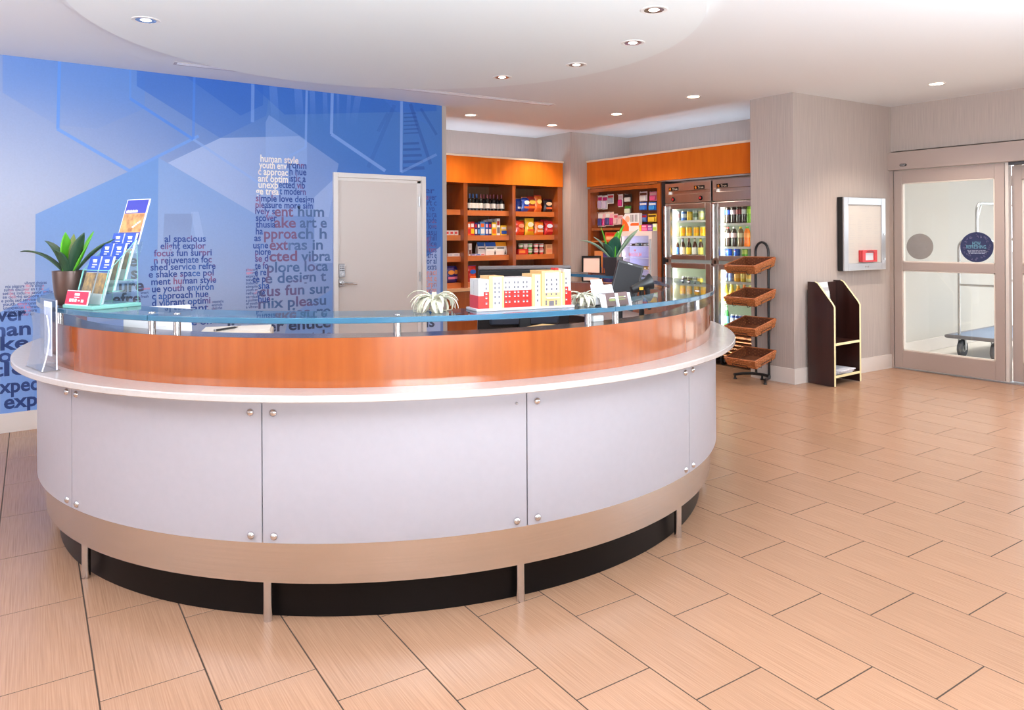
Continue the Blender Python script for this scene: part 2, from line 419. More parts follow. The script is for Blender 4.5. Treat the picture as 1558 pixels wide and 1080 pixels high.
# vestibule behind the sliding doors
MB().box(8.25, 12.2, 4.36, 4.5, 0, ZC).build('wall_vestibule', mat('vestibule_paint', S(196, 190, 182), 0.7), kind='structure')
MB().box(8.25, 12.2, 4.34, 4.36, 0, 0.15).build('baseboard_vestibule', M_base, kind='structure')
MB().box(8.25, 12.2, -1.0, 4.36, -0.1, -0.004).build('floor_vestibule', mat('entrance_mat', S(214, 206, 196), 0.8, noise=0.06, scale=40), kind='structure')
MB().box(8.25, 12.2, -1.0, 4.5, 2.7, 2.8).build('ceiling_vestibule', M_ceil, kind='structure')
w = MB()
for y in (4.2, 3.0, 1.8, 0.6, -0.6): w.box(12.0, 12.1, y - 0.05, y + 0.05, 0, 2.7)
w.box(12.0, 12.1, -0.6, 4.3, 0, 0.12); w.box(12.0, 12.1, -0.6, 4.3, 2.15, 2.3)
w3 = w.build('window_3', M_alu, kind='structure')
for k in range(4): MB().box(12.04, 12.05, -0.55 + 1.2 * k, 0.55 + 1.2 * k, 0.12, 2.7).build('pane', M_pane, w3)
# ------------------------------------------------------------------ mural on the back wall
def WP(px, py): p = at_y(px, py, YM); return (p.x, p.z)
def mural_mat():
    m, n, b = nt('mural_print'); N = n.nodes; L = n.links
    b.inputs['Roughness'].default_value = 0.42; b.inputs['Specular IOR Level'].default_value = 0.3
    tc = N.new('ShaderNodeTexCoord'); sep = N.new('ShaderNodeSeparateXYZ'); L.new(tc.outputs['Object'], sep.inputs[0])
    cb = N.new('ShaderNodeCombineXYZ'); L.new(sep.outputs['X'], cb.inputs['X']); L.new(sep.outputs['Z'], cb.inputs['Y']); cb.inputs['Z'].default_value = 1.0
    P = cb.outputs[0]
    def dot(v):
        d = N.new('ShaderNodeVectorMath'); d.operation = 'DOT_PRODUCT'; L.new(P, d.inputs[0]); d.inputs[1].default_value = v; return d.outputs['Value']
    def ramp(v, a, c):
        r = N.new('ShaderNodeMapRange'); r.inputs['From Min'].default_value = a; r.inputs['From Max'].default_value = c; r.interpolation_type = 'SMOOTHSTEP'
        L.new(v, r.inputs['Value']); return r.outputs[0]
    def mix(a, bcol, fac):
        x = N.new('ShaderNodeMix'); x.data_type = 'RGBA'
        if isinstance(a, tuple): x.inputs['A'].default_value = a
        else: L.new(a, x.inputs['A'])
        if isinstance(bcol, tuple): x.inputs['B'].default_value = bcol
        else: L.new(bcol, x.inputs['B'])
        if isinstance(fac, float): x.inputs['Factor'].default_value = fac
        else: L.new(fac, x.inputs['Factor'])
        return x.outputs['Result']
    # printed wash: pale lavender at the left fading to deep blue at the upper right
    f1 = ramp(dot((0.42, 0.50, 0.0)), 0.55, 2.55)
    col = mix(S(184, 191, 210), S(58, 112, 192), f1)
    f2 = ramp(dot((0.0, 1.0, 0.0)), 1.75, 2.9)
    fm = N.new('ShaderNodeMath'); fm.operation = 'MULTIPLY'; fm.inputs[1].default_value = 0.42; L.new(f2, fm.inputs[0])
    col = mix(col, S(84, 130, 196), fm.outputs[0])
    def poly(px, color, alpha, grad=None):
        nonlocal col
        pts = [WP(*p) for p in px]
        ar = sum(pts[i][0] * pts[(i + 1) % len(pts)][1] - pts[(i + 1) % len(pts)][0] * pts[i][1] for i in range(len(pts)))
        if ar < 0: pts = pts[::-1]
        cur = None
        for i in range(len(pts)):
            (x0, y0), (x1, y1) = pts[i], pts[(i + 1) % len(pts)]
            l = math.hypot(x1 - x0, y1 - y0); a, bb = -(y1 - y0) / l, (x1 - x0) / l
            d = dot((a, bb, -(a * x0 + bb * y0)))
            if cur is None: cur = d
            else:
                mm = N.new('ShaderNodeMath'); mm.operation = 'MINIMUM'; L.new(cur, mm.inputs[0]); L.new(d, mm.inputs[1]); cur = mm.outputs[0]
        g = N.new('ShaderNodeMapRange'); g.inputs['From Min'].default_value = -0.002; g.inputs['From Max'].default_value = 0.002; L.new(cur, g.inputs['Value'])
        fac = N.new('ShaderNodeMath'); fac.operation = 'MULTIPLY'; L.new(g.outputs[0], fac.inputs[0])
        if grad is None: fac.inputs[1].default_value = alpha
        else:
            (ax, ay), (bx, by) = WP(*grad[0]), WP(*grad[1]); dx, dy = bx - ax, by - ay; q = dx * dx + dy * dy
            rr = ramp(dot((dx / q, dy / q, -(dx * ax + dy * ay) / q)), 0.0, 1.0)
            s = N.new('ShaderNodeMapRange'); s.inputs['To Min'].default_value = alpha; s.inputs['To Max'].default_value = grad[2]; L.new(rr, s.inputs['Value'])
            L.new(s.outputs[0], fac.inputs[1])
        col = mix(col, color, fac.outputs[0])
    def line(p, q, wpx, color, alpha):
        dx, dy = q[0] - p[0], q[1] - p[1]; l = math.hypot(dx, dy); nx, ny = -dy / l * wpx / 2, dx / l * wpx / 2
        poly([(p[0] + nx, p[1] + ny), (q[0] + nx, q[1] + ny), (q[0] - nx, q[1] - ny), (p[0] - nx, p[1] - ny)], color, alpha)
    B1 = S(90, 138, 212); B2 = S(62, 112, 196); B3 = S(38, 96, 190); PALE = S(184, 200, 236)
    poly([(4, 60), (4, 141), (85, 190), (148, 196), (220, 165), (220, 60)], B1, 0.55, ((110, 110), (110, 200), 0.10))
    poly([(54, 326), (241, 240), (239, 470), (236, 640), (52, 640)], S(104, 150, 214), 0.85, ((150, 300), (150, 560), 0.45))
    poly([(241, 240), (389, 326), (389, 470), (239, 640)], S(128, 166, 222), 0.55, ((270, 260), (320, 470), 0.15))
    poly([(208, 60), (208, 131), (335, 210), (405, 176), (420, 60)], B2, 0.75, ((230, 110), (330, 205), 0.5))
    poly([(273, 60), (273, 110), (366, 176), (400, 160), (402, 60)], B3, 0.5)
    poly([(366, 60), (366, 176), (409, 175), (515, 249), (560, 290), (664, 330), (664, 60)], S(44, 100, 192), 0.62)
    poly([(242, 240), (294, 211), (335, 210), (409, 175), (515, 249), (500, 330), (389, 326)], PALE, 0.55, ((300, 230), (470, 300), 0.25))
    poly([(404, 186), (409, 175), (467, 214), (467, 250), (440, 262), (404, 240)], S(150, 180, 232), 0.35)
    poly([(478, 300), (506, 274), (506, 400), (478, 400)], PALE, 0.35)
    poly([(0, 475), (75, 437), (75, 640), (0, 640)], S(108, 152, 220), 0.85)
    poly([(60, 500), (239, 480), (239, 640), (60, 640)], S(120, 158, 220), 0.35)
    poly([(440, 480), (505, 440), (505, 560), (420, 560)], S(104, 150, 216), 0.55)
    poly([(250, 325), (294, 325), (284, 402), (246, 402)], S(120, 136, 178), 0.5, ((270, 330), (262, 405), 0.1))
    poly([(290, 322), (302, 322), (312, 370), (300, 374)], S(178, 196, 232), 0.3)
    poly([(643, 395), (670, 375), (670, 560), (643, 560)], PALE, 0.7)
    poly([(508, 130), (600, 168), (660, 230), (660, 200), (600, 130)], S(66, 118, 204), 0.4)
    # tower blocks standing behind the hexagons, and the steel stair at the right
    for x0, x1, s in ((408, 420, -6), (446, 458, -5), (470, 478, -3), (490, 497, -2), (512, 516, 0), (530, 536, 5), (546, 556, 16)):
        poly([(x0, 112), (x1, 112), (x1 - s * 1.0, 200), (x0 - s * 1.0, 200)], S(120, 160, 228), 0.28, ((x0, 130), (x0, 200), 0.0))
    for k, (y, xa, xb, hh) in enumerate(((172, 614, 632, 2), (178, 614, 633, 2), (184, 614, 634, 2), (190, 614, 635, 2), (196, 614, 636, 2), (202, 614, 636, 2), (217, 613, 637, 3.5), (226, 613, 639, 3.5), (235, 613, 641, 4), (244, 613, 643, 4.5), (254, 613, 645, 5))):
        poly([(xa, y), (xb, y - 1), (xb + 1, y - 1 + hh), (xa, y + hh)], S(36, 72, 150), 0.55)
    line((624, 158), (655, 250), 5, S(36, 74, 156), 0.45); line((640, 165), (664, 205), 4, S(36, 74, 156), 0.4)
    line((600, 160), (560, 255), 6, S(44, 86, 168), 0.3); line((590, 172), (575, 200), 5, S(44, 86, 168), 0.3)
    LB = S(92, 146, 224); LP = S(132, 168, 230)
    line((91, 70), (88, 196), 5, LB, 0.85); line((87, 196), (197, 260), 5, S(108, 154, 224), 0.9); line((196, 260), (302, 207), 4.5, S(108, 154, 224), 0.85)
    line((198, 70), (198, 151), 3.5, LB, 0.5); line((198, 150), (294, 212), 4.5, S(84, 136, 218), 0.9); line((294, 212), (402, 284), 4, S(138, 170, 226), 0.6)
    line((296, 80), (294, 212), 4, S(76, 132, 220), 0.6)
    line((385, 90), (384, 186), 5, LP, 0.5); line((467, 110), (465, 224), 3.5, LP, 0.6); line((465, 224), (440, 238), 3.5, LP, 0.5)
    line((506, 110), (504, 204), 4.5, LP, 0.7); line((504, 204), (586, 260), 5, LP, 0.7); line((611, 130), (610, 262), 4, LP, 0.7); line((610, 262), (664, 235), 4, LP, 0.4)
    # weave of the printed vinyl
    nz = N.new('ShaderNodeTexNoise'); nz.inputs['Scale'].default_value = 90; L.new(tc.outputs['Object'], nz.inputs['Vector'])
    r = N.new('ShaderNodeMapRange'); r.inputs['To Min'].default_value = 0.95; r.inputs['To Max'].default_value = 1.05; L.new(nz.outputs['Fac'], r.inputs['Value'])
    sc = N.new('ShaderNodeVectorMath'); sc.operation = 'SCALE'; L.new(col, sc.inputs[0]); L.new(r.outputs[0], sc.inputs['Scale'])
    L.new(sc.outputs[0], b.inputs['Base Color'])
    return m
mu = MB()
for x0, x1, z0, z1 in ((-5.0, DX0, 0.145, ZC), (DX1, 3.984, 0.0, ZC), (DX0, DX1, DZ, ZC)): mu.box(x0, x1, YM - 0.003, YM - 0.0001, z0, z1)
mural = mu.build('mural', mural_mat(), wall_back)

def ink(name, c1, c2, c3, scale=7.0):
    """lettering ink: patches of two or three printed colours"""
    m, n, b = nt(name); N = n.nodes; L = n.links; b.inputs['Roughness'].default_value = 0.5
    tc = N.new('ShaderNodeTexCoord'); nz = N.new('ShaderNodeTexNoise'); nz.inputs['Scale'].default_value = scale; nz.inputs['Detail'].default_value = 1
    cr = N.new('ShaderNodeValToRGB'); L.new(tc.outputs['Object'], nz.inputs['Vector']); L.new(nz.outputs['Fac'], cr.inputs[0]); L.new(cr.outputs[0], b.inputs['Base Color'])
    e = cr.color_ramp.elements; e[0].position = 0.32; e[0].color = c2; e[1].position = 0.44; e[1].color = c1
    if c3: x = e.new(0.60); x.color = c1; x = e.new(0.66); x.color = c3
    return m
I_navy = ink('ink_navy', S(28, 56, 118), S(52, 82, 146), S(22, 44, 100))
I_mid = ink('ink_blue', S(26, 66, 146), S(136, 80, 124), S(48, 94, 172), 7)
I_slate = ink('ink_slate', S(70, 100, 150), S(104, 90, 134), S(88, 116, 164), 5)
I_cream = ink('ink_cream', S(242, 232, 222), S(230, 214, 214), None)
I_mauve = mat('ink_mauve', S(118, 84, 122), 0.5)
I_tiny = ink('ink_small', S(64, 84, 142), S(224, 128, 150), S(56, 80, 150), 12)
I_warm = ink('ink_warm', S(232, 150, 132), S(70, 90, 140), None, 8)
I_dark = ink('ink_dark', S(52, 64, 96), S(80, 78, 104), None, 5)
def block(rows, em, mt, yoff=0.0035, bold=0.021, label=None):
    """rows: (text, x0, x1, baseline) read off the mural"""
    mb = MB()
    for t, x0, x1, y in rows:
        p = at_y(x0, y, YM); q = at_y(x1, y, YM) if x1 else None
        h = (at_y(x0, y - em * 1.08, YM) - p).length
        letter(mb, t, (p.x, YM - yoff, p.z), (1, 0, 0), (0, 0, 1), h, (q.x - p.x) if q else None, bold)
    return mb.build('lettering', mt, wall_back, fix=False)
block([('human style', 396, 454, 245.8)], 14, I_cream)
block([('youth env', 394, 436, 255.5), ('c approac', 392.5, 438, 265.5), ('ant optim', 392.5, 438, 276), ('unexp', 393, 423, 285.5), ('ge trea', 389, 424, 295.5)], 14, I_cream)
block([('ironm', 437, 466, 255.5), ('h hue', 440, 466, 265.5), ('istic a', 440, 465, 276), ('ected vib', 424, 464, 285.5), ('t modern', 425, 465, 295.5)], 14, I_mid)
block([('simple love design', 389, 477.5, 306), ('pleasure more sim', 388.5, 475.6, 316), ('ively s', 388, 418, 325.5), ('scover', 389, 421, 336), ('thusia', 389, 419, 346), ('ha', 389, 400, 356.4), ('as', 386.7, 397, 366.7),
       ('usne', 385, 408, 377.8), ('plore', 388, 412, 387.8), ('se d', 388, 408, 398), ('te fo', 387.6, 408, 409), ('e re', 387.5, 405, 419), ('ce p', 384, 404, 429.4), ('sha', 393, 410, 439.4), ('me', 391.6, 403, 450), ('hue', 392.7, 411, 459.7)], 13.5, I_mid)
block([('ent', 417.5, 446, 329), ('ake', 417, 450, 346), ('pproa', 401.5, 452, 363), ('ext', 410, 438, 380), ('cted', 409.7, 452, 397.5)], 21, I_mauve)
block([('hum', 453, 493, 329), ('art e', 456, 497, 346), ('ch h', 453, 497, 363), ('ras in', 438.5, 491, 380), ('vibra', 458, 503, 397.5), ('plore loca', 406, 499, 414.5), ('e design t', 403, 496, 431), ('cus fun sur', 394, 501, 451),
       ('mix pleasu', 393, 496, 469.5), ('prise re', 420, 503, 485)], 21, I_slate)
block([('dis', 337, 368, 508), ('ver entice', 393, 503, 506), ('n style', 447, 505, 522)], 22, I_dark, bold=0.026)
block([('al spacious', 250, 313, 368), ('elight explor', 244, 313, 379), ('focus fun surpri', 234, 322, 390), ('n rejuvenate foc', 234, 322, 401), ('shed service refre', 229, 328, 411.5), ('e shake space pol', 226, 325, 422.3), ('ment human style', 230, 329, 433.5),
       ('ue youth environ', 231, 325, 444.5), ('c approach hue', 231, 317, 455.5), ('d vibrant optimi', 231, 320, 466), ('ent vibrant', 232, 317, 477), ('discover local', 232, 320, 488), ('ease love on', 232, 322, 499)], 13.5, I_mid)
block([('e', 196, 209, 405), ('s', 199, 210, 424), ('ure', 181, 219, 444), ('efre', 171, 214, 464)], 24, I_dark, bold=0.026)
block([('discover', -75, 40, 493), ('human', -66, 47, 516), ('shake', -66, 44, 538), ('approp', -80, 38, 558), ('little', -60, 44, 578), ('expec', -15, 59, 600), ('exp', 6, 57, 622), ('tinct', -70, -4, 600)], 28, I_navy, bold=0.026)
block([('vibrant choices', 37, 71, 433), ('mix pleasure more simple', 8, 67, 438.3), ('suites discover en t pla', 6, 66, 443.4), ('settles indulge savor smile', 4, 80, 449), ('se delight explore spaci', 4, 76, 454.4), ('e polis sed service fresh', 2, 70, 460),
       ('youth environment', 4, 68, 465.5), ('unexpected vibrant', 5, 60, 471), ('suite explore more', 6, 56, 476.4), ('youth discover en', 5, 52, 482)], 6.5, I_tiny)
block([(w_, 374, 392, 412 + 5.2 * k) for k, w_ in enumerate(('pleasure', 'optimis', 'explore', 'savor', 'indulge', 'simple', 'youth en', 'refresh', 'service', 'a politen', 'of youth', 'a vibran'))], 5.5, I_tiny)
block([('unexpected hu', 322, 340, 461), ('enrich', 322, 338, 466), ('delight', 322, 338, 471), ('pleasure more', 214, 228, 441), ('smart', 214, 226, 447), ('fresh', 214, 226, 453)], 5.5, I_tiny)
rows6 = ['er', 'rayer', 'art c', 'e vo', 'vibra', 'mode', 'e love', 'easu', 'nghill', 'ntice', 'uites', 'e art e', 'vor al', 'e extra', 'snaci', 'ight e', 'surpri', 'uvena', 'servic', 'e spi', 'mor', 'is']
b6 = [293.6, 303.5, 312.2, 321, 330, 339, 348, 357.3, 366, 375, 384, 392.5, 401.5, 410.5, 419, 428, 437, 446, 455, 464, 473, 482]
def fitw(i): return (646, 661) if i in (0, 3, 20, 21) else (645, 664)
block([(t, *fitw(i), b6[i]) for i, t in enumerate(rows6) if i < 14], 12, I_mid, bold=0.012)
block([(t, *fitw(i), b6[i]) for i, t in enumerate(rows6) if i >= 14], 12, I_warm, bold=0.012)
block([('lis', 643, 661, 498)], 22, I_dark)

# ------------------------------------------------------------------ interior door in the mural wall
d1 = bpy.data.objects.new('door_1', None); COL.objects.link(d1); d1.location = (DX0, YM, 0); WM[d1.name] = Matrix.Translation((DX0, YM, 0)); d1['kind'] = 'structure'
f = MB(); fw = 0.045
f.box(DX0, DX0 + fw, YM - 0.03, YM + 0.12, 0, DZ); f.box(DX1 - fw, DX1, YM - 0.03, YM + 0.12, 0, DZ); f.box(DX0 + fw, DX1 - fw, YM - 0.03, YM + 0.12, DZ - fw, DZ)
f.box(DX0 + fw, DX0 + fw + 0.02, YM + 0.03, YM + 0.045, 0, DZ - fw); f.box(DX1 - fw - 0.045, DX1 - fw, YM + 0.0, YM + 0.045, 0, DZ - fw); f.box(DX0 + fw, DX1 - fw, YM + 0.0, YM + 0.045, DZ - fw - 0.03, DZ - fw)
f.build('door_frame', mat('frame_paint', S(232, 226, 222), 0.4), d1, bevel=0.004)
MB().box(DX0 + fw + 0.004, DX1 - fw - 0.045, YM + 0.008, YM + 0.05, 0.005, DZ - fw - 0.03).build('door_leaf', M_doorleaf, d1)
k = MB(); lx = DX0 + 0.085
k.cbox(lx - 0.035, lx + 0.035, YM - 0.022, YM + 0.008, 1.075, 1.205, 0.008); kb = k.build('keypad_lock', M_silver, d1)
q = MB()
for i in range(3):
    for j in range(3): q.cyl((lx - 0.016 + 0.016 * i, YM - 0.022, 1.185 - 0.022 * j), (lx - 0.016 + 0.016 * i, YM - 0.027, 1.185 - 0.022 * j), 0.0055, 8)
q.build('keypad_button', M_grey, kb, kind='stuff')
MB().cyl((lx, YM - 0.022, 1.105), (lx, YM - 0.034, 1.105), 0.014, 16).build('key_cylinder', M_chrome, kb)
k = MB(); k.cbox(lx - 0.03, lx + 0.03, YM - 0.014, YM + 0.008, 0.98, 1.06, 0.006); k.cyl((lx - 0.005, YM - 0.012, 1.02), (lx - 0.005, YM - 0.055, 1.02), 0.014, 12)
k.tube([(lx - 0.005, YM - 0.05, 1.02), (lx + 0.04, YM - 0.056, 1.018), (lx + 0.14, YM - 0.052, 1.008)], [0.013, 0.011, 0.009], 10)
k.build('door_handle', M_chrome, d1)
q = MB()
for z in (0.3, 1.05, 1.83): q.cyl((DX1 - fw - 0.02, YM - 0.004, z - 0.05), (DX1 - fw - 0.02, YM - 0.004, z + 0.05), 0.008, 8)
q.build('hinge', M_silver, d1, kind='stuff')

# ------------------------------------------------------------------ sliding entrance door
d2 = bpy.data.objects.new('door_2', None); COL.objects.link(d2); d2.location = (XE, 2.0, 0); WM[d2.name] = Matrix.Translation((XE, 2.0, 0)); d2['kind'] = 'structure'
YL = 4.06; zt = at_x(1358, 233, XE).z; zh = at_x(1365, 260, XE).z
f = MB(); f.cbox(XE - 0.06, XE + 0.16, -0.2, YL, zh + 0.004, zt, 0.004); f.build('header', M_alu, d2)
f = MB(); f.box(XE - 0.03, XE + 0.14, YL - 0.045, YL, 0, zh); f.box(XE - 0.03, XE + 0.14, -0.2, -0.12, 0, zh); f.build('jamb', M_alu, d2)
MB().box(XE + 0.0, XE + 0.16, -0.12, YL - 0.045, 0.0, 0.012).build('threshold', M_silver, d2)
def leafpanel(y0, y1, x, zb, ztp, nm):
    zm0, zm1 = at_x(1375, 411, XE).z, at_x(1375, 398.5, XE).z
    st = 0.085; f = MB()
    f.cbox(x, x + 0.05, y0, y0 + st, zb, ztp, 0.003); f.cbox(x, x + 0.05, y1 - st, y1, zb, ztp, 0.003)
    f.cbox(x, x + 0.05, y0 + st, y1 - st, ztp - 0.135, ztp, 0.003); f.cbox(x, x + 0.05, y0 + st, y1 - st, zb, zb + 0.185, 0.003); f.cbox(x, x + 0.05, y0 + st, y1 - st, zm0, zm1, 0.003)
    fr = f.build(nm, M_alu, d2)
    for a, b_ in ((zb + 0.185, zm0), (zm1, ztp - 0.135)): 
        MB().box(x + 0.022, x + 0.030, y0 + st, y1 - st, a, b_).build('pane', M_pane, fr)
        q = MB()
        for (ya, yb, za, zb2) in ((y0 + st, y0 + st + .012, a, b_), (y1 - st - .012, y1 - st, a, b_), (y0 + st, y1 - st, a, a + .012), (y0 + st, y1 - st, b_ - .012, b_)): q.box(x + 0.006, x + 0.046, ya, yb, za, zb2)
        q.build('glazing_bead', mat('glazing_bead', S(226, 216, 206), 0.4) if 'glazing_bead' not in bpy.data.materials else bpy.data.materials['glazing_bead'], fr)
    return fr
ys = at_x(1530, 400, XE).y
leafpanel(ys, YL - 0.05, XE - 0.02, 0.02, zh - 0.004, 'fixed_panel')
leafpanel(1.95, ys - 0.035, XE + 0.06, 0.02, zh - 0.03, 'sliding_panel')
leafpanel(0.95, 1.945, XE + 0.06, 0.02, zh - 0.03, 'sliding_panel')
leafpanel(-0.1, 0.94, XE - 0.02, 0.02, zh - 0.004, 'fixed_panel')
q = MB(); q.box(XE - 0.02, XE + 0.05, ys - 0.035, ys - 0.006, 0.02, zh); q.build('jamb_strip', mat('strip', S(214, 206, 200), 0.35), d2)
MB().box(XE - 0.03, XE + 0.05, 0.95, ys - 0.04, zh - 0.025, zh + 0.003).build('brush_strip', M_grey, d2)
# maker's badge on the header
p = at_x(1374, 251, XE - 0.062)
bd = MB(); bd.lathe([(0.0, 0), (1, 0)], 4) if 0 else None
pts = []
for i in range(16):
    a = 2 * PI * i / 16; pts.append((p.y + 0.022 * (1 if math.cos(a) > 0 else -1) + 0.014 * math.cos(a), p.z + 0.014 * math.sin(a)))
bdg = MB().prism(pts, 0, XE - 0.066, XE - 0.058).build('badge', M_dark, d2)
t = MB(); letter(t, 'STANLEY', (XE - 0.0672, p.y, p.z - 0.006), (0, -1, 0), (0, 0, 1), 0.017, 0.056, 0.02, anchor='c'); t.build('badge_lettering', M_white, bdg, fix=False)
# round safety stickers on the glass
def sticker(px, py, rad, m, nm, x):
    p = at_x(px, py, x); poly = [(p.y + rad * math.cos(2 * PI * i / 40), p.z + rad * math.sin(2 * PI * i / 40)) for i in range(40)]
    return MB().prism(poly, 0, x, x - 0.002).build(nm, m, d2), p
xg = XE - 0.001
sticker(1399.5, 375, 0.137, mat('sticker_back', S(140, 136, 134), 0.7, noise=0.05, scale=12), 'door_sticker', xg)
so, sp = sticker(1486, 376, 0.152, mat('sticker_navy', S(42, 50, 88), 0.45), 'door_sticker', xg)
t = MB(); X = xg - 0.0035
letter(t, 'HOW', (X, sp.y, sp.z + 0.022), (0, -1, 0), (0, 0, 1), 0.05, 0.075, 0.0, anchor='c'); letter(t, 'REFRESHING.', (X, sp.y, sp.z - 0.014), (0, -1, 0), (0, 0, 1), 0.05, 0.185, 0.0, anchor='c')
t.build('sticker_lettering', mat('sticker_teal', S(112, 168, 190), 0.5), so, fix=False)
t = MB()
for i, words in enumerate(((4, 3, 6, 5, 2, 4, 5), (7, 6, 3, 5, 4, 6), (3, 6, 5, 2, 4, 6))):
    u = -0.085 + 0.006 * i
    for wl in words:
        w_ = wl * 0.0047; t.box(X - 0.0004, X, sp.y - u - w_, sp.y - u, sp.z - 0.036 - 0.014 * i, sp.z - 0.030 - 0.014 * i); u += w_ + 0.005
t.build('sticker_small_print', mat('sticker_grey', S(172, 178, 200), 0.5), so, fix=False)
t = MB(); rr = random.Random(3)
for i in range(26):
    a = 2 * PI * i / 26 + rr.uniform(-.1, .1); r_ = rr.choice((0.105, 0.125, 0.112)); cy, cz = sp.y + r_ * math.cos(a), sp.z + r_ * math.sin(a)
    if abs(cz - sp.z) < 0.03 and abs(cy - sp.y) < 0.1: continue
    w_, h_ = rr.uniform(.007, .013), rr.uniform(.009, .014); ro = rr.uniform(0, PI)
    loop = [(X, cy + w_ * math.cos(b_) * math.cos(ro) - h_ * math.sin(b_) * math.sin(ro), cz + w_ * math.cos(b_) * math.sin(ro) + h_ * math.sin(b_) * math.cos(ro)) for b_ in [2 * PI * j / rr.choice((3, 4, 6, 8)) for j in range(8)]]
    t.tube(loop, 0.0013, 4, closed=True)
t.build('sticker_drawing', mat('sticker_line', S(112, 108, 140), 0.5), so, kind='stuff')
# ------------------------------------------------------------------ round reception desk
CX, CY = DESK
def pol(r, deg, z=0.0): a = math.radians(deg); return Vector((CX + r * math.cos(a), CY + r * math.sin(a), z))
desk = thing('reception_desk', 'big round white reception desk with cherry wood band and glass top', 'desk', (CX, CY, 0))
D0, D1 = -202.4, 17.6
JT = [-192.4, -162.4, -132.5, -102.5, -72.2, -42.2, -12.2]
MB().arc(DESK, 1.74, 1.849, 0.0, 0.16, D0, D1).build('toe_kick', M_dark, desk)
MB().arc(DESK, 1.72, 1.910, 0.1552, 0.34, D0, D1).build('steel_skirt', M_steel, desk)
MB().arc(DESK, 1.74, 1.928, 0.34, 0.866, D0, D1).build('carcass', mat('carcass_board', S(120, 96, 84), 0.7), desk)
edges = [D0] + JT + [D1]
zb_t, zb_b = 0.8075, 0.346
def bolt(r, a, z, rad, parent):
    m = Matrix.Translation(pol(r, a, z)) @ Matrix.Rotation(math.radians(a), 4, 'Z') @ Matrix.Rotation(PI / 2, 4, 'Y')
    MB().lathe([(rad, -0.004), (rad, 0.003), (rad * 0.8, 0.0075), (rad * 0.4, 0.0105), (0.0005, 0.0115)], 16, M=m).build('bolt', M_chrome, parent)
for i in range(len(edges) - 1):
    a0, a1 = edges[i] + 0.075, edges[i + 1] - 0.075
    pn = MB().arc(DESK, 1.930, 1.944, 0.320, 0.8665, a0, a1, seg=18 if a1 - a0 > 20 else 8).build('front_panel', M_panel, desk)
    for a in (a0 + 1.25, a1 - 1.25):
        for z in (zb_t, zb_b):
            small = abs(a - (-102.5 - 1.325)) < 0.05 and z == zb_t
            bolt(1.944, a, z, 0.006 if small else 0.0145, pn)
MB().arc(DESK, 1.45, 2.051, 0.8667, 0.8945, D0, D1, chamfer=0.004, seg=110).build('counter_slab', M_slab, desk)
MB().arc(DESK, 1.80, 1.916, 0.8945, 1.0825, D0, D1, seg=110).build('wood_band', M_wood, desk)
MB().arc(DESK, 1.792, 1.9165, 1.0825, 1.0835, D0, D1, seg=110).build('band_cap', M_caprail, desk)
MB().arc(DESK, 1.05, 1.74, 0.735, 0.765, D0, D1, seg=80).build('worktop', mat('worktop_laminate', S(170, 120, 80), 0.4), desk)
MB().arc(DESK, 1.08, 1.10, 0.02, 0.735, D0, D1, seg=80).build('modesty_panel', M_wooddk, desk)
for a in JT:
    p = pol(1.886, a - 0.2)
    m = MB().cyl((p.x, p.y, 0.0), (p.x, p.y, 0.1555), 0.0175, 20); m.build('foot', M_chrome, desk)
seams = [-206.0 + 1.2, -147.3, -89.4, -31.5, 17.0]
for i in range(4):
    gl = MB().arc(DESK, 1.688, 1.945, 1.1390, 1.1612, seams[i] + 0.05, seams[i + 1] - 0.05, mi=0, mi_out=1, mi_in=1, chamfer=0.0025, seg=44).build('glass_top', [M_gtop, M_gedge], desk)
for a in (-204.0, -176.2, -149.4, -145.3, -117.5, -91.9, -86.9, -58.7, -33.5, -29.5, -2.5):
    p = pol(1.862, a)
    po = MB().cyl((p.x, p.y, 1.0835), (p.x, p.y, 1.139), 0.0145, 18).build('standoff_post', M_chrome, desk)
    MB().lathe([(0.014, 0.0), (0.014, 0.002), (0.011, 0.004), (0.0005, 0.0045)], 16, (p.x, p.y, 1.1612)).build('post_cap', M_chrome, po)

# ------------------------------------------------------------------ plants
def leaf_mesh(L, W, lift, droop, az, fold=0.25, twist=0.0, n=11, r0=0.02):
    """an agave leaf: a folded, tapering blade that rises and then bends outwards"""
    v = []; f = []; pos = Vector((0, 0, 0)); ang = lift
    ca, sa = math.cos(az), math.sin(az)
    for i in range(n + 1):
        t = i / n
        w = W * (0.55 + 1.25 * t - 0.2 * t * t) * (1 - t ** 2.6) if t < 1 else 0.0
        w = max(w, 0.0006)
        r, z = r0 + pos.x, pos.z
        tw = twist * t
        nx, nz = -math.sin(ang), math.cos(ang)
        for s, hgt in ((-1, fold), (-0.5, fold * 0.3), (0, 0.0), (0.5, fold * 0.3), (1, fold)):
            y = s * w * math.cos(tw); up = hgt * w + s * w * math.sin(tw)
            rr, zz = r + nx * up, z + nz * up
            v.append((rr * ca - y * sa, rr * sa + y * ca, zz))
        pos += Vector((math.cos(ang), 0, math.sin(ang))) * (L / n)
        ang -= droop / n * (0.35 + 1.3 * t)
    for i in range(n):
        for k in range(4): f.append((i * 5 + k, i * 5 + k + 1, (i + 1) * 5 + k + 1, (i + 1) * 5 + k))
    return v, f
def leaf_mat(name, c1, c2, rough=0.38):
    m = mat(name, c1, rough, scale=6, stretch=(2, 2, 1), col2=c2, spec=0.4); b = m.node_tree.nodes['Principled BSDF']
    b.inputs['Subsurface Weight'].default_value = 0.0
    return m
L_dk = leaf_mat('agave_dark', S(34, 62, 44), S(58, 84, 56)); L_lt = leaf_mat('agave_bright', S(72, 148, 34), S(104, 180, 44)); L_ol = leaf_mat('agave_olive', S(96, 112, 44), S(132, 138, 60))
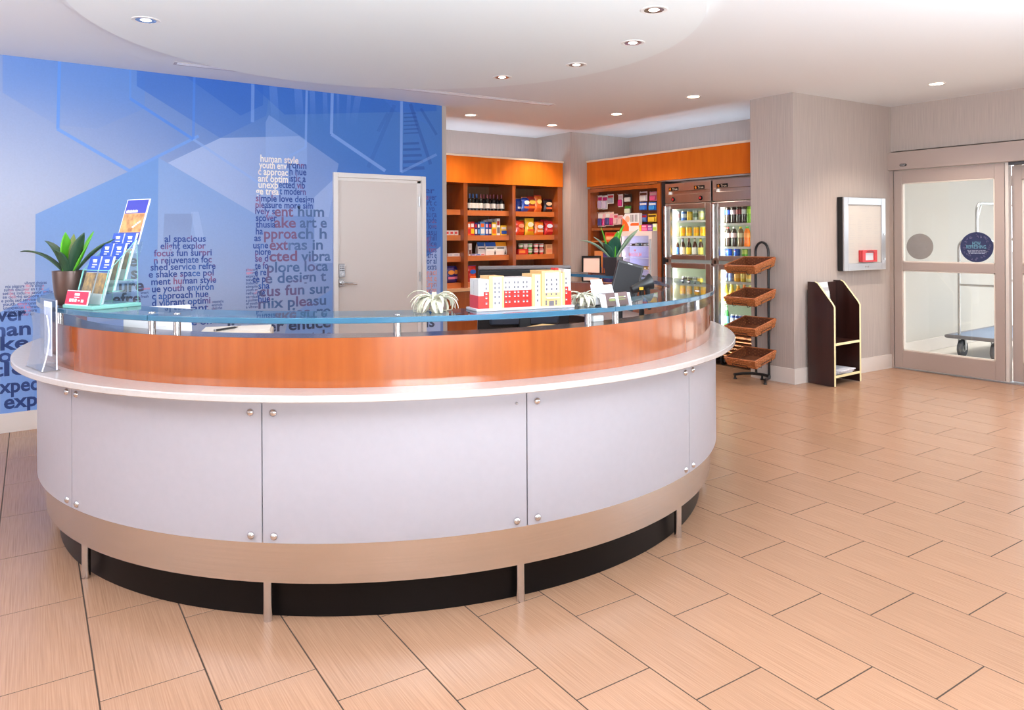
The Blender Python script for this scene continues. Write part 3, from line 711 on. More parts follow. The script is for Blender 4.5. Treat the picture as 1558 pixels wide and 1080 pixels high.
L_gr = leaf_mat('agave_silver', S(112, 136, 116), S(150, 168, 142)); L_tl = leaf_mat('agave_teal', S(26, 66, 52), S(48, 92, 70))
def agave(name, label, loc, leaves, soil_z, pot):
    t = thing(name, label, 'plant', loc)
    pot(t)
    for (L, W, lift, droop, az, m, fo, tw) in leaves:
        v, f = leaf_mesh(L, W, math.radians(lift), math.radians(droop), math.radians(az), fo, math.radians(tw))
        mb = MB(); mb.add([(x, y, z + soil_z) for x, y, z in v], f, 0, True)
        o = mb.build('leaf', m, t, local=True, fix=False)
        sd = o.modifiers.new('thickness', 'SOLIDIFY'); sd.thickness = 0.003; sd.offset = 0
    return t
M_potbr = mat('bronze_glaze', S(84, 64, 58), 0.28, metal=0.35, coat=0.4, noise=0.12, scale=8)
M_soil = mat('potting_soil', S(52, 42, 36), 0.95, noise=0.3, scale=90, bump=0.6)
def pot_round(t):
    MB().lathe([(0.040, 0.0), (0.048, 0.005), (0.060, 0.05), (0.0665, 0.11), (0.069, 0.158), (0.0655, 0.158), (0.063, 0.145), (0.05, 0.03), (0.001, 0.03)], 36, caps=False).build('pot', M_potbr, t, local=True)
    MB().lathe([(0.0635, 0.0), (0.03, 0.004), (0.0005, 0.006)], 20, (0, 0, 0.138)).build('soil', M_soil, t, local=True)
# view directions for the leaves: RIGHT of the picture is (0.81,-0.59), towards the viewer (-0.59,-0.81)
AZR, AZT = -36.0, -126.0
lv = [(0.185, 0.021, 48, 62, AZR + 180 + 4, L_dk, .35, 8), (0.175, 0.019, 66, 60, AZR + 180 - 22, L_dk, .3, 0), (0.155, 0.027, 88, -8, AZR + 175, L_lt, .25, -18), (0.150, 0.017, 88, 8, AZT + 180, L_ol, .25, 30),
      (0.165, 0.026, 74, 18, AZR - 22, L_dk, .3, 0), (0.170, 0.022, 66, -4, AZR + 12, L_lt, .4, 40), (0.195, 0.017, 50, 26, AZR + 6, L_dk, .35, 0), (0.150, 0.018, 58, 26, AZR + 30, L_ol, .3, 0), (0.11, 0.020, 74, 50, AZT - 8, L_dk, .3, 0), (0.12, 0.018, 60, 45, AZT + 180, L_dk, .3, 0)]
pp = Vector((0.323, 3.836, 1.1612))
agave('potted_agave', 'green agave in a round bronze brown pot on the glass beside the brochure rack', (pp.x, pp.y, pp.z), [(l * 1.22, w * 1.25, *r_) for l, w, *r_ in lv], 0.142, pot_round)
M_potdk = mat('charcoal_glaze', S(52, 46, 48), 0.3, coat=0.3, noise=0.1, scale=6)
def pot_sq(t):
    w0, w1, h = 0.046, 0.062, 0.142
    r = math.radians(20)
    def ringp(w, z): return [(w * math.cos(r + PI / 4 + i * PI / 2) * 1.35, w * math.sin(r + PI / 4 + i * PI / 2) * 1.35, z) for i in range(4)]
    mb = MB(); P = ringp(w0, 0) + ringp(w1, h) + ringp(w1 - 0.008, h) + ringp(w1 - 0.012, h - 0.03)
    F = [(3, 2, 1, 0), (12, 13, 14, 15)] + [(a + i, a + (i + 1) % 4, a + 4 + (i + 1) % 4, a + 4 + i) for a in (0, 4, 8) for i in range(4)]
    mb.add(P, F); mb.build('pot', M_potdk, t, local=True, bevel=0.008, seg=3)
lv2 = [(0.26, 0.026, 48, 50, AZR + 180 + 4, L_gr, .3, 6), (0.20, 0.026, 64, 34, AZR + 180 - 18, L_gr, .3, 0), (0.235, 0.024, 72, -6, AZR + 176, L_lt, .3, 0), (0.255, 0.034, 80, 12, AZR - 24 + 10, L_lt, .3, -10), (0.18, 0.038, 78, 36, AZT + 6, L_tl, .25, 0),
       (0.27, 0.024, 54, 6, AZR + 8, L_gr, .35, 24), (0.24, 0.022, 60, 24, AZR - 16, L_gr, .3, 0), (0.2, 0.03, 84, 10, AZR + 40, L_lt, .3, 0), (0.16, 0.024, 60, 40, AZT - 40, L_tl, .3, 0)]
pq = at_z(933, 419.5, 1.1612)
agave('potted_agave', 'grey-edged agave in a dark square pot behind the till screen', (pq.x, pq.y, 1.1612), [(l * 1.08, w * 1.45, *r_) for l, w, *r_ in lv2], 0.122, pot_sq)

def air_plant(label, loc, R, seed, n=30):
    t = thing('air_plant', label, 'plant', loc)
    m = bpy.data.materials.get('air_plant_leaf') or mat('air_plant_leaf', S(184, 180, 156), 0.7, scale=10, col2=S(208, 206, 188))
    rr = random.Random(seed)
    for k in range(n):
        az = 2 * PI * k / n * 2.0 + rr.uniform(-.25, .25); inner = k / n
        L = R * rr.uniform(1.25, 1.75) * (1.0 - 0.30 * inner); lift = math.radians(rr.uniform(30, 52) + 42 * inner); dr = math.radians(rr.uniform(150, 200) + (80 if rr.random() < .4 else 0)) * (1.0 - 0.25 * inner)
        v = []; f = []; pos = Vector((0.006, 0, R * 0.30)); a = lift; N_ = 12; side = rr.uniform(-.6, .6); yy = 0.0
        W = R * 0.125 * rr.uniform(.8, 1.2)
        for i in range(N_ + 1):
            s = i / N_; w = W * (1.0 - 0.93 * s ** 1.4); ca, sa = math.cos(az), math.sin(az)
            z_ = max(pos.z, 0.003)
            for q, up in ((-1, 0.3), (0, 0), (1, 0.3)):
                y = yy + q * w; x = pos.x - math.sin(a) * up * w; z = z_ + abs(math.cos(a)) * up * w
                v.append((x * ca - y * sa, x * sa + y * ca, z))
            pos += Vector((math.cos(a), 0, math.sin(a))) * (L / N_); a -= dr / N_; yy += side * L / N_ * s
        for i in range(N_):
            for q in range(2): f.append((i * 3 + q, i * 3 + q + 1, (i + 1) * 3 + q + 1, (i + 1) * 3 + q))
        mb = MB(); mb.add(v, f, 0, True); o = mb.build('leaf', m, t, local=True, fix=False)
        sd = o.modifiers.new('thickness', 'SOLIDIFY'); sd.thickness = 0.0016
    MB().lathe([(0.012, 0.0), (0.02, 0.015), (0.012, R * 0.34), (0.0005, R * 0.40)], 12).build('bulb', m, t, local=True)
    return t
a1 = pol(1.80, -112.8, 1.1612); air_plant('large pale air plant with curling ribbon leaves left of the toy hotel', (a1.x, a1.y, a1.z), 0.104, 5, 36)
a2 = at_z(893, 466, 1.1612); air_plant('smaller pale air plant between the toy hotel and the card holder', (a2.x, a2.y + 0.03, 1.1612), 0.082, 9, 30)
# ------------------------------------------------------------------ toy hotel on the glass
M_tw = mat('toy_white', S(198, 196, 194), 0.35); M_tr = mat('toy_red', S(196, 30, 24), 0.3, coat=0.3); M_tc = mat('toy_cream', S(208, 168, 112), 0.45); M_tg = mat('toy_base', S(200, 202, 212), 0.35); M_win = mat('toy_window', S(96, 92, 100), 0.4)
pL = at_z(729, 474, 1.1612)
toy = thing('toy_hotel', 'white, red and cream toy brick model of a hotel on the glass counter', 'model', (pL.x, pL.y + 0.004, 1.1612), rz=math.radians(-13))
KX = 0.415 / 146.0
def X_(px): return (px - 729) * KX
def Z_(dpx): return dpx * 0.00258
mb = MB(); mb.cbox(-0.012, 0.428, -0.012, 0.118, 0.0, 0.010, 0.002)
base = mb.build('base_plate', M_tg, toy, local=True)
mb = MB()
for i in range(27):
    mb.box(-0.012 + 0.0163 * i, -0.0112 + 0.0163 * i, -0.0126, -0.0118, 0.0, 0.010)
mb.build('paving_joint', mat('toy_joint', S(196, 198, 210), 0.5), base, local=True, kind='stuff')
z0 = 0.010
def blockp(nm, px0, px1, y0, y1, h, m, zb=z0): return MB().box(X_(px0), X_(px1), y0, y1, zb, zb + h).build(nm, m, toy, local=True)
blockp('white_wing', 729, 744.8, 0.0, 0.10, 0.118, M_tw)
mb = MB(); mb.box(X_(729) - 0.0012, X_(736.5), -0.0012, 0.1012, z0, z0 + 0.052); mb.box(X_(736.5), X_(744.8), -0.0012, 0.03, z0, z0 + 0.068); mb.build('red_cladding', M_tr, toy, local=True)
blockp('cream_tower', 744.5, 767, -0.006, 0.10, 0.130, M_tc); blockp('white_panel', 750, 763, -0.0085, 0.0, 0.126, M_tw)
blockp('long_wing', 767, 811.8, 0.004, 0.10, 0.1215, M_tw); blockp('red_cladding', 767.2, 811.6, 0.0022, 0.01, 0.070, M_tr)
blockp('cream_tower', 811.6, 826, -0.004, 0.10, 0.134, M_tc); blockp('white_panel', 816.5, 824, -0.0062, 0.0, 0.1300, M_tw)
blockp('main_tower', 825.6, 857, -0.014, 0.105, 0.146, M_tc); blockp('white_panel', 830.5, 853.5, -0.0165, 0.0, 0.082, M_tw, z0 + 0.056)
blockp('canopy', 831, 841, -0.030, -0.012, 0.004, M_tw, z0 + 0.032); blockp('canopy', 842, 852, -0.026, -0.012, 0.004, M_tw, z0 + 0.032)
blockp('white_strip', 857, 860.5, -0.004, 0.09, 0.136, M_tw); blockp('cream_strip', 860.5, 864.2, -0.008, 0.09, 0.140, M_tc)
blockp('white_wing', 864, 875.3, 0.0, 0.10, 0.150, M_tw)
mb = MB(); mb.box(X_(864), X_(871), -0.0014, 0.02, z0, z0 + 0.078); mb.box(X_(871), X_(875.3) + 0.0012, -0.0014, 0.101, z0, z0 + 0.060); mb.build('red_cladding', M_tr, toy, local=True)
blockp('roof_box', 858, 864, 0.05, 0.09, 0.014, M_tr, z0 + 0.140)
w = MB(); s = MB()
def wins(pxs, zs, y, ww=0.0068, hh=0.0095, sill=True):
    for p in pxs:
        for z in zs:
            x = X_(p); w.box(x - ww / 2, x + ww / 2, y - 0.0009, y + 0.001, z, z + hh); w.box(x - 0.0008, x + 0.0008, y - 0.0011, y, z, z + hh)
            if sill: s.box(x - ww / 2, x + ww / 2, y - 0.0016, y + 0.001, z, z + hh * 0.42)
F5 = [0.026, 0.048, 0.0665, 0.088, 0.107]
wins([740.6], [0.027, 0.049, 0.066], -0.0012); wins([740.6], [0.086, 0.104], 0.0, sill=False)
wins([753, 759.2], [0.027, 0.052, 0.071, 0.088, 0.106], -0.0085, sill=False)
wins([771.3, 776.6, 785, 790.6, 799, 804.4], [0.030, 0.053, 0.069], 0.0022); wins([771.3, 776.6, 785, 790.6, 799, 804.4], [0.088, 0.107], 0.004, sill=False)
wins([819.8], [0.030, 0.054, 0.071, 0.088, 0.107], -0.0062, sill=False)
wins([832.8, 841, 848.8], [0.076, 0.095, 0.114], -0.0165, sill=False); wins([832.8, 841, 848.8], [0.054], -0.014, sill=False); wins([832.3, 848.5], [0.014, 0.024], -0.014, sill=False)
w.box(X_(837), X_(845), -0.0150, -0.013, z0 + 0.001, z0 + 0.021)
wins([867.6], [0.030, 0.058, 0.073], -0.0014, sill=True); wins([867.6], [0.098, 0.116], 0.0, sill=False)
w.build('window', M_win, toy, local=True, kind='stuff'); s.build('window_sill', M_tw, toy, local=True, kind='stuff')
t = MB(); letter(t, 'SPRINGHILL SUITES', (-0.0015, 0.055, z0 + 0.110), (0, 0, -1), (0, -1, 0), 0.010, 0.055, 0.0); letter(t, 'SPRINGHILL SUITES', (X_(842), -0.0168, z0 + 0.126), (1, 0, 0), (0, 0, 1), 0.006, 0.034, 0.0, anchor='c')
t.build('sign_lettering', mat('toy_sign', S(136, 138, 148), 0.5), toy, local=True, fix=False)

# ------------------------------------------------------------------ tiered brochure rack (local: x across, y to the back)
rk = thing('brochure_rack', 'tiered green-edged acrylic brochure rack standing at the left end of the glass counter', 'rack', (0.362, 3.635, 1.1612), rz=math.radians(-65))
rk.scale = (0.82, 0.92, 1)
MB().cbox(-0.135, 0.135, -0.035, 0.205, 0.0, 0.016, 0.003).build('base_plate', [M_gtedge], rk, local=True)
def leanbox(mb, x0, x1, y, z, h, t, lean, mi=0):
    dy = math.tan(math.radians(lean))
    P = [(x, y + k * t + (zz - z) * dy, zz) for zz in (z, z + h) for x, k in ((x0, 0), (x1, 0), (x1, 1), (x0, 1))]
    return mb.add(P, [(3, 2, 1, 0), (4, 5, 6, 7), (0, 1, 5, 4), (1, 2, 6, 5), (2, 3, 7, 6), (3, 0, 4, 7)], mi)
LEAN = 16; tiers = [(0.012, 0.016, 0.145), (0.072, 0.072, 0.130), (0.128, 0.118, 0.125)]
for (y, z, h) in tiers:
    p = leanbox(MB(), -0.112, 0.112, y, z, h, 0.003, LEAN); p.build('pocket_front', M_gtint, rk, local=True)
    e = MB(); dy = math.tan(math.radians(LEAN)) * h
    for sx in (-0.112, 0.109): leanbox(e, sx, sx + 0.003, y - 0.0005, z, h, 0.004, LEAN)
    leanbox(e, -0.112, 0.112, y + dy, z + h, 0.003, 0.004, LEAN); e.build('pocket_edge', M_gtedge, rk, local=True)
    MB().box(-0.112, 0.112, y, y + 0.05, z - 0.002, z + 0.001).build('pocket_floor', M_gtedge, rk, local=True)
prof = [(0.012, 0.016), (0.052, 0.16), (0.105, 0.21), (0.160, 0.262), (0.196, 0.30), (0.20, 0.016)]
for sx in (-0.1145, 0.1125):
    o = MB().prism(prof, 0, sx, sx + 0.002).build('side_plate', M_gtint, rk, local=True)
    e = MB()
    for a, b_ in zip(prof, prof[1:] + prof[:1]): e.tube([(sx + 0.001, a[0], a[1]), (sx + 0.001, b_[0], b_[1])], 0.0018, 4)
    e.build('side_edge', M_gtedge, o, local=True)
leanbox(MB(), -0.112, 0.112, 0.150, 0.016, 0.27, 0.003, LEAN).build('back_plate', M_gtint, rk, local=True)
# poster in the tall header
hd = MB(); leanbox(hd, -0.100, 0.100, 0.208, 0.275, 0.207, 0.006, 18); hd.build('header_frame', mat('clear_frame', S(226, 226, 240), 0.2), rk, local=True)
M_pblue = mat('poster_blue', S(62, 68, 168), 0.35); M_photo = mat('poster_photo', S(150, 96, 60), 0.4, scale=28, col2=S(214, 170, 110), detail=6)
dy18 = math.tan(math.radians(18))
def pband(x0, x1, za, zb, m, nm, par, off=0.0012, y0=0.208, zb0=0.275, dy=dy18):
    mb = MB(); leanbox(mb, x0, x1, y0 - off + (za - zb0) * dy, za, zb - za, off * 0.6, math.degrees(math.atan(dy))); return mb.build(nm, m, par, local=True)
po = pband(-0.092, 0.094, 0.277, 0.479, M_pblue, 'poster', rk)
pband(-0.092, 0.094, 0.330, 0.415, M_photo, 'poster_photo', po, 0.002); pband(-0.092, 0.094, 0.414, 0.4165, M_tc, 'poster_rule', po, 0.0026); pband(-0.092, 0.094, 0.329, 0.3315, M_tc, 'poster_rule', po, 0.0026)
mb = MB()
for k in range(9): leanbox(mb, -0.078 + 0.0115 * k, -0.069 + 0.0115 * k, 0.208 - 0.0026 + (0.420 - 0.275) * dy18, 0.420, 0.011 + 0.002 * (k % 2), 0.001, 18)
mb.build('poster_lettering', M_paper, po, local=True)
mb = MB()
for k in range(5): leanbox(mb, 0.01 + 0.012 * k, 0.026 + 0.012 * k, 0.208 - 0.0032 + (0.352 + 0.006 * k - 0.275) * dy18, 0.350 + 0.006 * k, 0.007, 0.001, 18)
mb.build('poster_script', M_paper, po, local=True)
# sign card in front
cd = MB(); leanbox(cd, -0.125, 0.075, -0.030, 0.016, 0.062, 0.004, 14); cdo = cd.build('card_holder', mat('clear_card_holder', S(232, 226, 232), 0.2), rk, local=True)
dy14 = math.tan(math.radians(14))
c = MB(); leanbox(c, -0.120, 0.070, -0.032, 0.020, 0.054, 0.001, 14); co = c.build('red_card', mat('card_red', S(206, 52, 82), 0.4), rk, local=True)
c = MB()
for (x0, x1, a, b_) in ((-0.045, 0.0, 0.057, 0.066), (-0.045, 0.0, 0.048, 0.051), (-0.083, -0.066, 0.030, 0.043), (-0.06, -0.043, 0.030, 0.043), (-0.036, -0.019, 0.030, 0.043), (-0.006, 0.010, 0.033, 0.039), (0.022, 0.042, 0.029, 0.041)):
    leanbox(c, x0, x1, -0.0335 + (a - 0.020) * dy14, a, b_ - a, 0.001, 14)
c.build('card_print', M_paper, co, local=True)
# rack cards, two columns on three tiers
M_bblue = mat('brochure_blue', S(52, 84, 178), 0.4); M_bphoto = mat('brochure_photo', S(106, 84, 78), 0.4, scale=40, col2=S(228, 172, 96), detail=5); M_bwhite = mat('brochure_white', S(224, 226, 232), 0.4)
Mrk = WM[rk.name] @ Matrix.Diagonal((0.82, 0.92, 1, 1))
def brochure():
    t = thing('brochure', 'x', 'brochure', (0, 0, 0))
    H = 0.205; dy = math.tan(math.radians(LEAN))
    b1 = MB(); leanbox(b1, -0.047, 0.047, 0, 0.0, H, 0.010, LEAN); b1.build('paper_stack', M_bwhite, t, local=True)
    b2 = MB(); leanbox(b2, -0.047, 0.047, -0.001 + dy * 0.135, 0.135, H - 0.135, 0.001, LEAN); b2.build('blue_band', M_bblue, t, local=True)
    b3 = MB(); leanbox(b3, -0.047, 0.047, -0.001 + dy * 0.045, 0.045, 0.088, 0.001, LEAN); b3.build('photo_band', M_bphoto, t, local=True)
    b4 = MB()
    for k, (x0, x1, z, h) in enumerate(((-0.012, 0.020, 0.178, 0.014), (-0.012, 0.028, 0.166, 0.005), (-0.012, 0.014, 0.156, 0.004), (-0.02, -0.008, 0.187, 0.004))): leanbox(b4, x0, x1, -0.002 + dy * z, z, h, 0.001, LEAN)
    b4.build('title_print', M_paper, t, local=True)
    return t
bp = brochure(); fst = True
for ti, (y, z, h) in enumerate(tiers):
    for cxi, cx_ in enumerate((-0.054, 0.054)):
        loc = Mrk @ Vector((cx_, y + 0.010, z + 0.002)); lab = 'blue-topped brochure in the %s column of the acrylic rack, %s tier' % (('pot-side', 'viewer-side')[cxi], ('lowest', 'middle', 'top')[ti])
        if fst: bp.location = loc; bp.rotation_euler = (0, 0, math.radians(-65)); bp.scale = (0.82, 1, 1); bp['label'] = lab; bp['group'] = 'brochures in the acrylic rack'; fst = False
        else: dup(bp, loc, math.radians(-65), lab, 'brochures in the acrylic rack')

# clear leaflet holder standing on the white slab at the left end
hp = pol(1.985, -168.5, 0.8945); lh = thing('leaflet_holder', 'clear curved acrylic leaflet holder on the white slab at the left end of the desk', 'holder', (hp.x, hp.y, hp.z), rz=math.radians(-78))
MB().box(-0.12, 0.12, -0.035, 0.035, 0.0, 0.004).build('base', M_acry, lh, local=True)
leanbox(MB(), -0.115, 0.115, 0.022, 0.004, 0.30, 0.003, 0).build('back_sheet', M_acry, lh, local=True)
v = []; f = []; n_ = 14
for i in range(n_ + 1):
    s_ = i / n_; z_ = 0.004 + 0.24 * s_; y_ = -0.033 + 0.040 * math.sin(s_ * PI * 0.9) * 0.5 + 0.012 * s_
    for x in (-0.115, 0.115): v += [(x, y_, z_), (x, y_ + 0.003, z_)]
for i in range(n_): a = i * 4; f += [(a, a + 2, a + 6, a + 4), (a + 1, a + 5, a + 7, a + 3), (a, a + 4, a + 5, a + 1), (a + 2, a + 3, a + 7, a + 6)]
f += [(0, 1, 3, 2), (n_ * 4, n_ * 4 + 2, n_ * 4 + 3, n_ * 4 + 1)]
MB().add(v, f).build('front_sheet', M_acry, lh, local=True)
e = MB(); e.tube([(0.116, v[4 * i][1], v[4 * i][2]) for i in range(n_ + 1)], 0.003, 6); e.tube([(0.116, 0.022, 0.004), (0.116, 0.022, 0.304)], 0.003, 6); e.build('polished_edge', mat('acrylic_edge', S(232, 236, 244), 0.15), lh, local=True)
m_h = WM[lh.name]
for k in range(1):
    loc = m_h @ Vector((0.03, 0.012, 0.06)); t = thing('leaflet', 'white printed leaflet %s standing in the clear acrylic leaflet holder' % 'sheet', 'leaflet', loc, rz=math.radians(-78), group='leaflets in the holder')
    b1 = MB(); leanbox(b1, -0.05, 0.05, 0, 0, 0.235, 0.003, 0); b1.build('sheet', mat('leaflet_paper', S(214, 220, 236), 0.5) if k == 0 else bpy.data.materials['leaflet_paper'], t, local=True)
    b2 = MB()
    for j in range(4): leanbox(b2, -0.045 + 0.024 * j, -0.03 + 0.024 * j, -0.0012, 0.03, 0.18, 0.001, 0)
    b2.build('print', mat('leaflet_print', S(170, 184, 214), 0.5) if k == 0 else bpy.data.materials['leaflet_print'], t, local=True)

# ------------------------------------------------------------------ card holder and note cards by the till
cp = at_z(942, 466.5, 1.1612); RZ = math.radians(6)
ch = thing('card_holder', 'clear twin-pocket business card holder at the front edge of the glass', 'holder', (cp.x, cp.y + 0.012, 1.1612), rz=RZ)
mb = MB(); mb.box(-0.082, 0.082, -0.012, 0.045, 0, 0.003); mb.build('base', M_acry, ch, local=True)
leanbox(MB(), -0.082, 0.082, -0.012, 0.003, 0.030, 0.002, 12).build('front_plate', M_acry, ch, local=True)
leanbox(MB(), -0.082, 0.082, 0.012, 0.003, 0.050, 0.002, 12).build('back_plate', M_acry, ch, local=True)
mb = MB()
for x in (-0.082, -0.0015, 0.080): leanbox(mb, x, x + 0.003, -0.0135, 0.0, 0.056, 0.030, 12)
mb.build('divider', bpy.data.materials['acrylic_edge'], ch, local=True)
Mch = WM[ch.name]; M_cbr = mat('card_brown', S(96, 74, 72), 0.5); M_cgr = mat('card_green', S(128, 140, 78), 0.5)
for k, x in enumerate((-0.041, 0.041)):
    loc = Mch @ Vector((x, 0.0, 0.004)); t = thing('business_cards', 'brown business cards in the %s pocket of the twin holder' % ('first', 'second')[k] + (' beside the air plant' if k == 0 else ' beside the scanner'), 'cards', loc, rz=RZ, group='brown business cards')
    b1 = MB(); leanbox(b1, -0.037, 0.037, 0, 0, 0.054, 0.008, 12); b1.build('stack', M_cbr, t, local=True)
    b2 = MB(); dy12 = math.tan(math.radians(12))
    for (x0, x1, z, h) in (((-0.005, 0.035, 0.020, 0.009),) if k == 0 else ((-0.03, 0.02, 0.033, 0.004), (-0.028, 0.02, 0.023, 0.004))): leanbox(b2, x0, x1, -0.001 + z * dy12, z, h, 0.0008, 12)
    b2.build('green_print', M_cgr, t, local=True)
    b3 = MB(); leanbox(b3, *((0.0, 0.035) if k == 0 else (0.012, 0.024)), -0.001 + 0.033 * dy12, 0.032 if k == 0 else 0.034, 0.003, 0.0008, 12); b3.build('white_print', M_paper, t, local=True)
for k, (x, y, w_, h_, ln, lb) in enumerate(((-0.020, 0.075, 0.072, 0.085, 10, 'white note cards in the clear holder next to the air plant'), (0.030, 0.112, 0.066, 0.102, 14, 'white note cards standing tallest behind the twin card holder'), (0.045, 0.064, 0.066, 0.080, 18, 'white note cards fanned out directly behind the brown cards'))):
    loc = Mch @ Vector((x, y, 0.0)); t = thing('note_cards', lb, 'cards', loc, rz=RZ + 0.05 * k, group='white note cards')
    b1 = MB(); leanbox(b1, -w_ / 2, w_ / 2, 0, 0.006, h_, 0.012, ln); b1.build('stack', M_paper, t, local=True)
    b2 = MB(); b2.box(-w_ / 2 - 0.004, w_ / 2 + 0.004, -0.008, 0.04, 0, 0.006); leanbox(b2, -w_ / 2 - 0.004, w_ / 2 + 0.004, -0.008, 0.006, 0.03, 0.002, ln); b2.build('acrylic_stand', M_acry, t, local=True)
    b3 = MB(); dl = math.tan(math.radians(ln))
    for j in range(3): leanbox(b3, -w_ * 0.3, w_ * (0.3 - 0.08 * j), -0.001 + h_ * (0.8 - 0.12 * j) * dl, 0.006 + h_ * (0.8 - 0.12 * j), 0.0012, 0.0008, ln)
    b3.build('faint_print', mat('faint_print', S(206, 206, 216), 0.6) if k == 0 else bpy.data.materials['faint_print'], t, local=True)
p = Mch @ Vector((-0.10, 0.17, 0.0))
t = thing('card_stand', 'empty low clear acrylic stand at the back of the glass behind the note cards', 'stand', p, rz=0.3)
MB().box(-0.06, 0.06, 0, 0.05, 0, 0.003).build('base', M_acry, t, local=True); leanbox(MB(), -0.06, 0.06, 0.03, 0.003, 0.085, 0.003, 8).build('back_plate', M_acry, t, local=True)
b3 = MB(); leanbox(b3, -0.058, 0.03, 0.028, 0.060, 0.022, 0.001, 8); b3.build('white_label', M_paper, t, local=True)

# ------------------------------------------------------------------ things inside the desk
ms = thing('monitor', 'wide black computer monitor seen from behind the toy hotel', 'monitor', (2.53, 3.38, 0.765), rz=math.radians(-27))
Lm = Matrix.Rotation(math.radians(10), 4, 'X')
m_ = MB(); m_.cbox(-0.265, 0.265, -0.012, 0.022, 0.165, 0.52, 0.008, M=Lm); m_.build('screen_housing', M_black, ms, local=True)
m_ = MB(); m_.cbox(-0.20, 0.20, -0.040, -0.010, 0.20, 0.45, 0.012, M=Lm); m_.build('back_cover', mat('monitor_back', S(44, 50, 62), 0.4), ms, local=True)
m_ = MB(); m_.box(-0.25, 0.25, 0.0222, 0.0235, 0.185, 0.515, M=Lm); m_.build('screen', mat('dark_screen', S(30, 36, 60), 0.1), ms, local=True)
m_ = MB(); m_.cbox(-0.265, 0.265, -0.012, 0.022, 0.5202, 0.537, 0.004, M=Lm); m_.build('top_edge', mat('monitor_top', S(104, 96, 96), 0.4), ms, local=True)
m_ = MB(); m_.cbox(-0.035, 0.035, -0.085, -0.045, 0.012, 0.34, 0.006); m_.build('stand_column', M_black, ms, local=True)
m_ = MB(); m_.cbox(-0.13, 0.13, -0.13, 0.10, 0.0, 0.012, 0.004); m_.build('stand_foot', M_black, ms, local=True)
pm = thing('till_screen', 'dark tilted touch screen till on the inner worktop in front of the agave', 'till', (3.25, 3.335, 0.765), rz=math.radians(-38))
Lt = Matrix.Translation((0, 0, 0.245)) @ Matrix.Rotation(math.radians(16), 4, 'Y') @ Matrix.Rotation(math.radians(-12), 4, 'X')
m_ = MB(); m_.cbox(-0.075, 0.095, -0.010, 0.032, 0.0, 0.300, 0.006, M=Lt); m_.build('housing', mat('till_grey', S(44, 42, 44), 0.4), pm, local=True)
m_ = MB(); m_.box(-0.064, 0.084, -0.0112, -0.0102, 0.018, 0.282, M=Lt); m_.build('touch_panel', mat('glossy_dark_glass', S(34, 31, 33), 0.12, spec=0.12), pm, local=True)
m_ = MB(); m_.cbox(-0.03, 0.03, 0.02, 0.07, 0.02, 0.30, 0.006); m_.build('stand_column', M_black, pm, local=True)
m_ = MB(); m_.cbox(-0.11, 0.11, -0.05, 0.14, 0.0, 0.02, 0.006); m_.build('stand_foot', M_black, pm, local=True)
m_ = MB(); m_.box(-0.01, 0.02, -0.0114, -0.0104, 0.286, 0.2905, M=Lt); m_.build('maker_mark', M_silver, pm, local=True)
# scanner in its cradle on the band cap behind the card holder
sc = thing('barcode_scanner', 'black handheld barcode scanner lying in its cradle below the till screen', 'scanner', (3.08, 2.97, 0.905), rz=math.radians(-20))
sc.scale = (0.8, 0.8, 1.0)
MB().cbox(-0.06, 0.06, -0.06, 0.06, -0.14, -0.0005, 0.004).build('riser', M_black, sc, local=True)
m_ = MB(); m_.lathe([(0.055, 0), (0.055, 0.01), (0.02, 0.016), (0.018, 0.24), (0.03, 0.26)], 20); m_.build('cradle', M_black, sc, local=True)
q = Matrix.Translation((-0.01, 0, 0.265)) @ Matrix.Rotation(math.radians(72), 4, 'Y')
m_ = MB(); m_.lathe([(0.001, -0.075), (0.024, -0.07), (0.028, 0.0), (0.032, 0.05), (0.046, 0.078), (0.048, 0.088), (0.034, 0.086), (0.02, 0.07)], 20, M=q); m_.build('scanner_head', M_black, sc, local=True)
m_ = MB(); m_.tube([(0.0, 0.0, 0.29), (0.045, 0.0, 0.245), (0.06, 0.0, 0.18), (0.062, 0.0, 0.13)], [0.018, 0.019, 0.017, 0.012], 12); m_.build('grip', M_black, sc, local=True)
m_ = MB(); m_.box(-0.03, 0.0, -0.031, -0.027, 0.246, 0.262); m_.build('warning_label', mat('label_yellow', S(226, 176, 40), 0.5), sc, local=True)
# small things lying on the cap of the wood band, below the glass
p = at_z(911, 489, 1.0835); t = thing('white_adapter', 'small white plastic adapter box under the glass beside the steel post', 'adapter', (p.x, p.y + 0.012, 1.0835), rz=math.radians(-4))
MB().cbox(-0.029, 0.029, -0.014, 0.014, 0.0, 0.026, 0.003).build('housing', M_white, t, local=True); MB().cbox(-0.026, 0.026, -0.0146, -0.0138, 0.010, 0.011, 0.0002).build('seam', M_silver, t, local=True)
p = at_z(868, 489, 1.0835)
t = thing('paper_sheets', 'pale loose papers lying under the glass beside the white adapter', 'paper', (p.x, p.y + 0.16, 1.03), rz=math.radians(20))
for k in range(3): MB().box(-0.08 + 0.02 * k, 0.09 + 0.012 * k, -0.12 + 0.01 * k, 0.10, 0.0 + 0.004 * k, 0.003 + 0.004 * k).build('sheet', M_paper if k < 2 else M_tc, t, local=True)
MB().cbox(-0.1, 0.12, -0.13, 0.12, -0.265, -0.002, 0.004).build('file_box', M_grey, t, local=True)
p = at_z(165, 497, 1.0835); t = thing('paper_sheet', 'white printed sheet propped under the glass at the left end of the desk', 'paper', (0.66, 3.62, 0.765), rz=math.radians(-8))
m_ = MB(); leanbox(m_, -0.15, 0.13, 0, 0.262, 0.12, 0.003, 40); m_.build('sheet', M_paper, t, local=True)
m_ = MB(); m_.cbox(-0.13, 0.12, 0.0, 0.10, 0.0, 0.262, 0.004); m_.build('tray', M_grey, t, local=True)
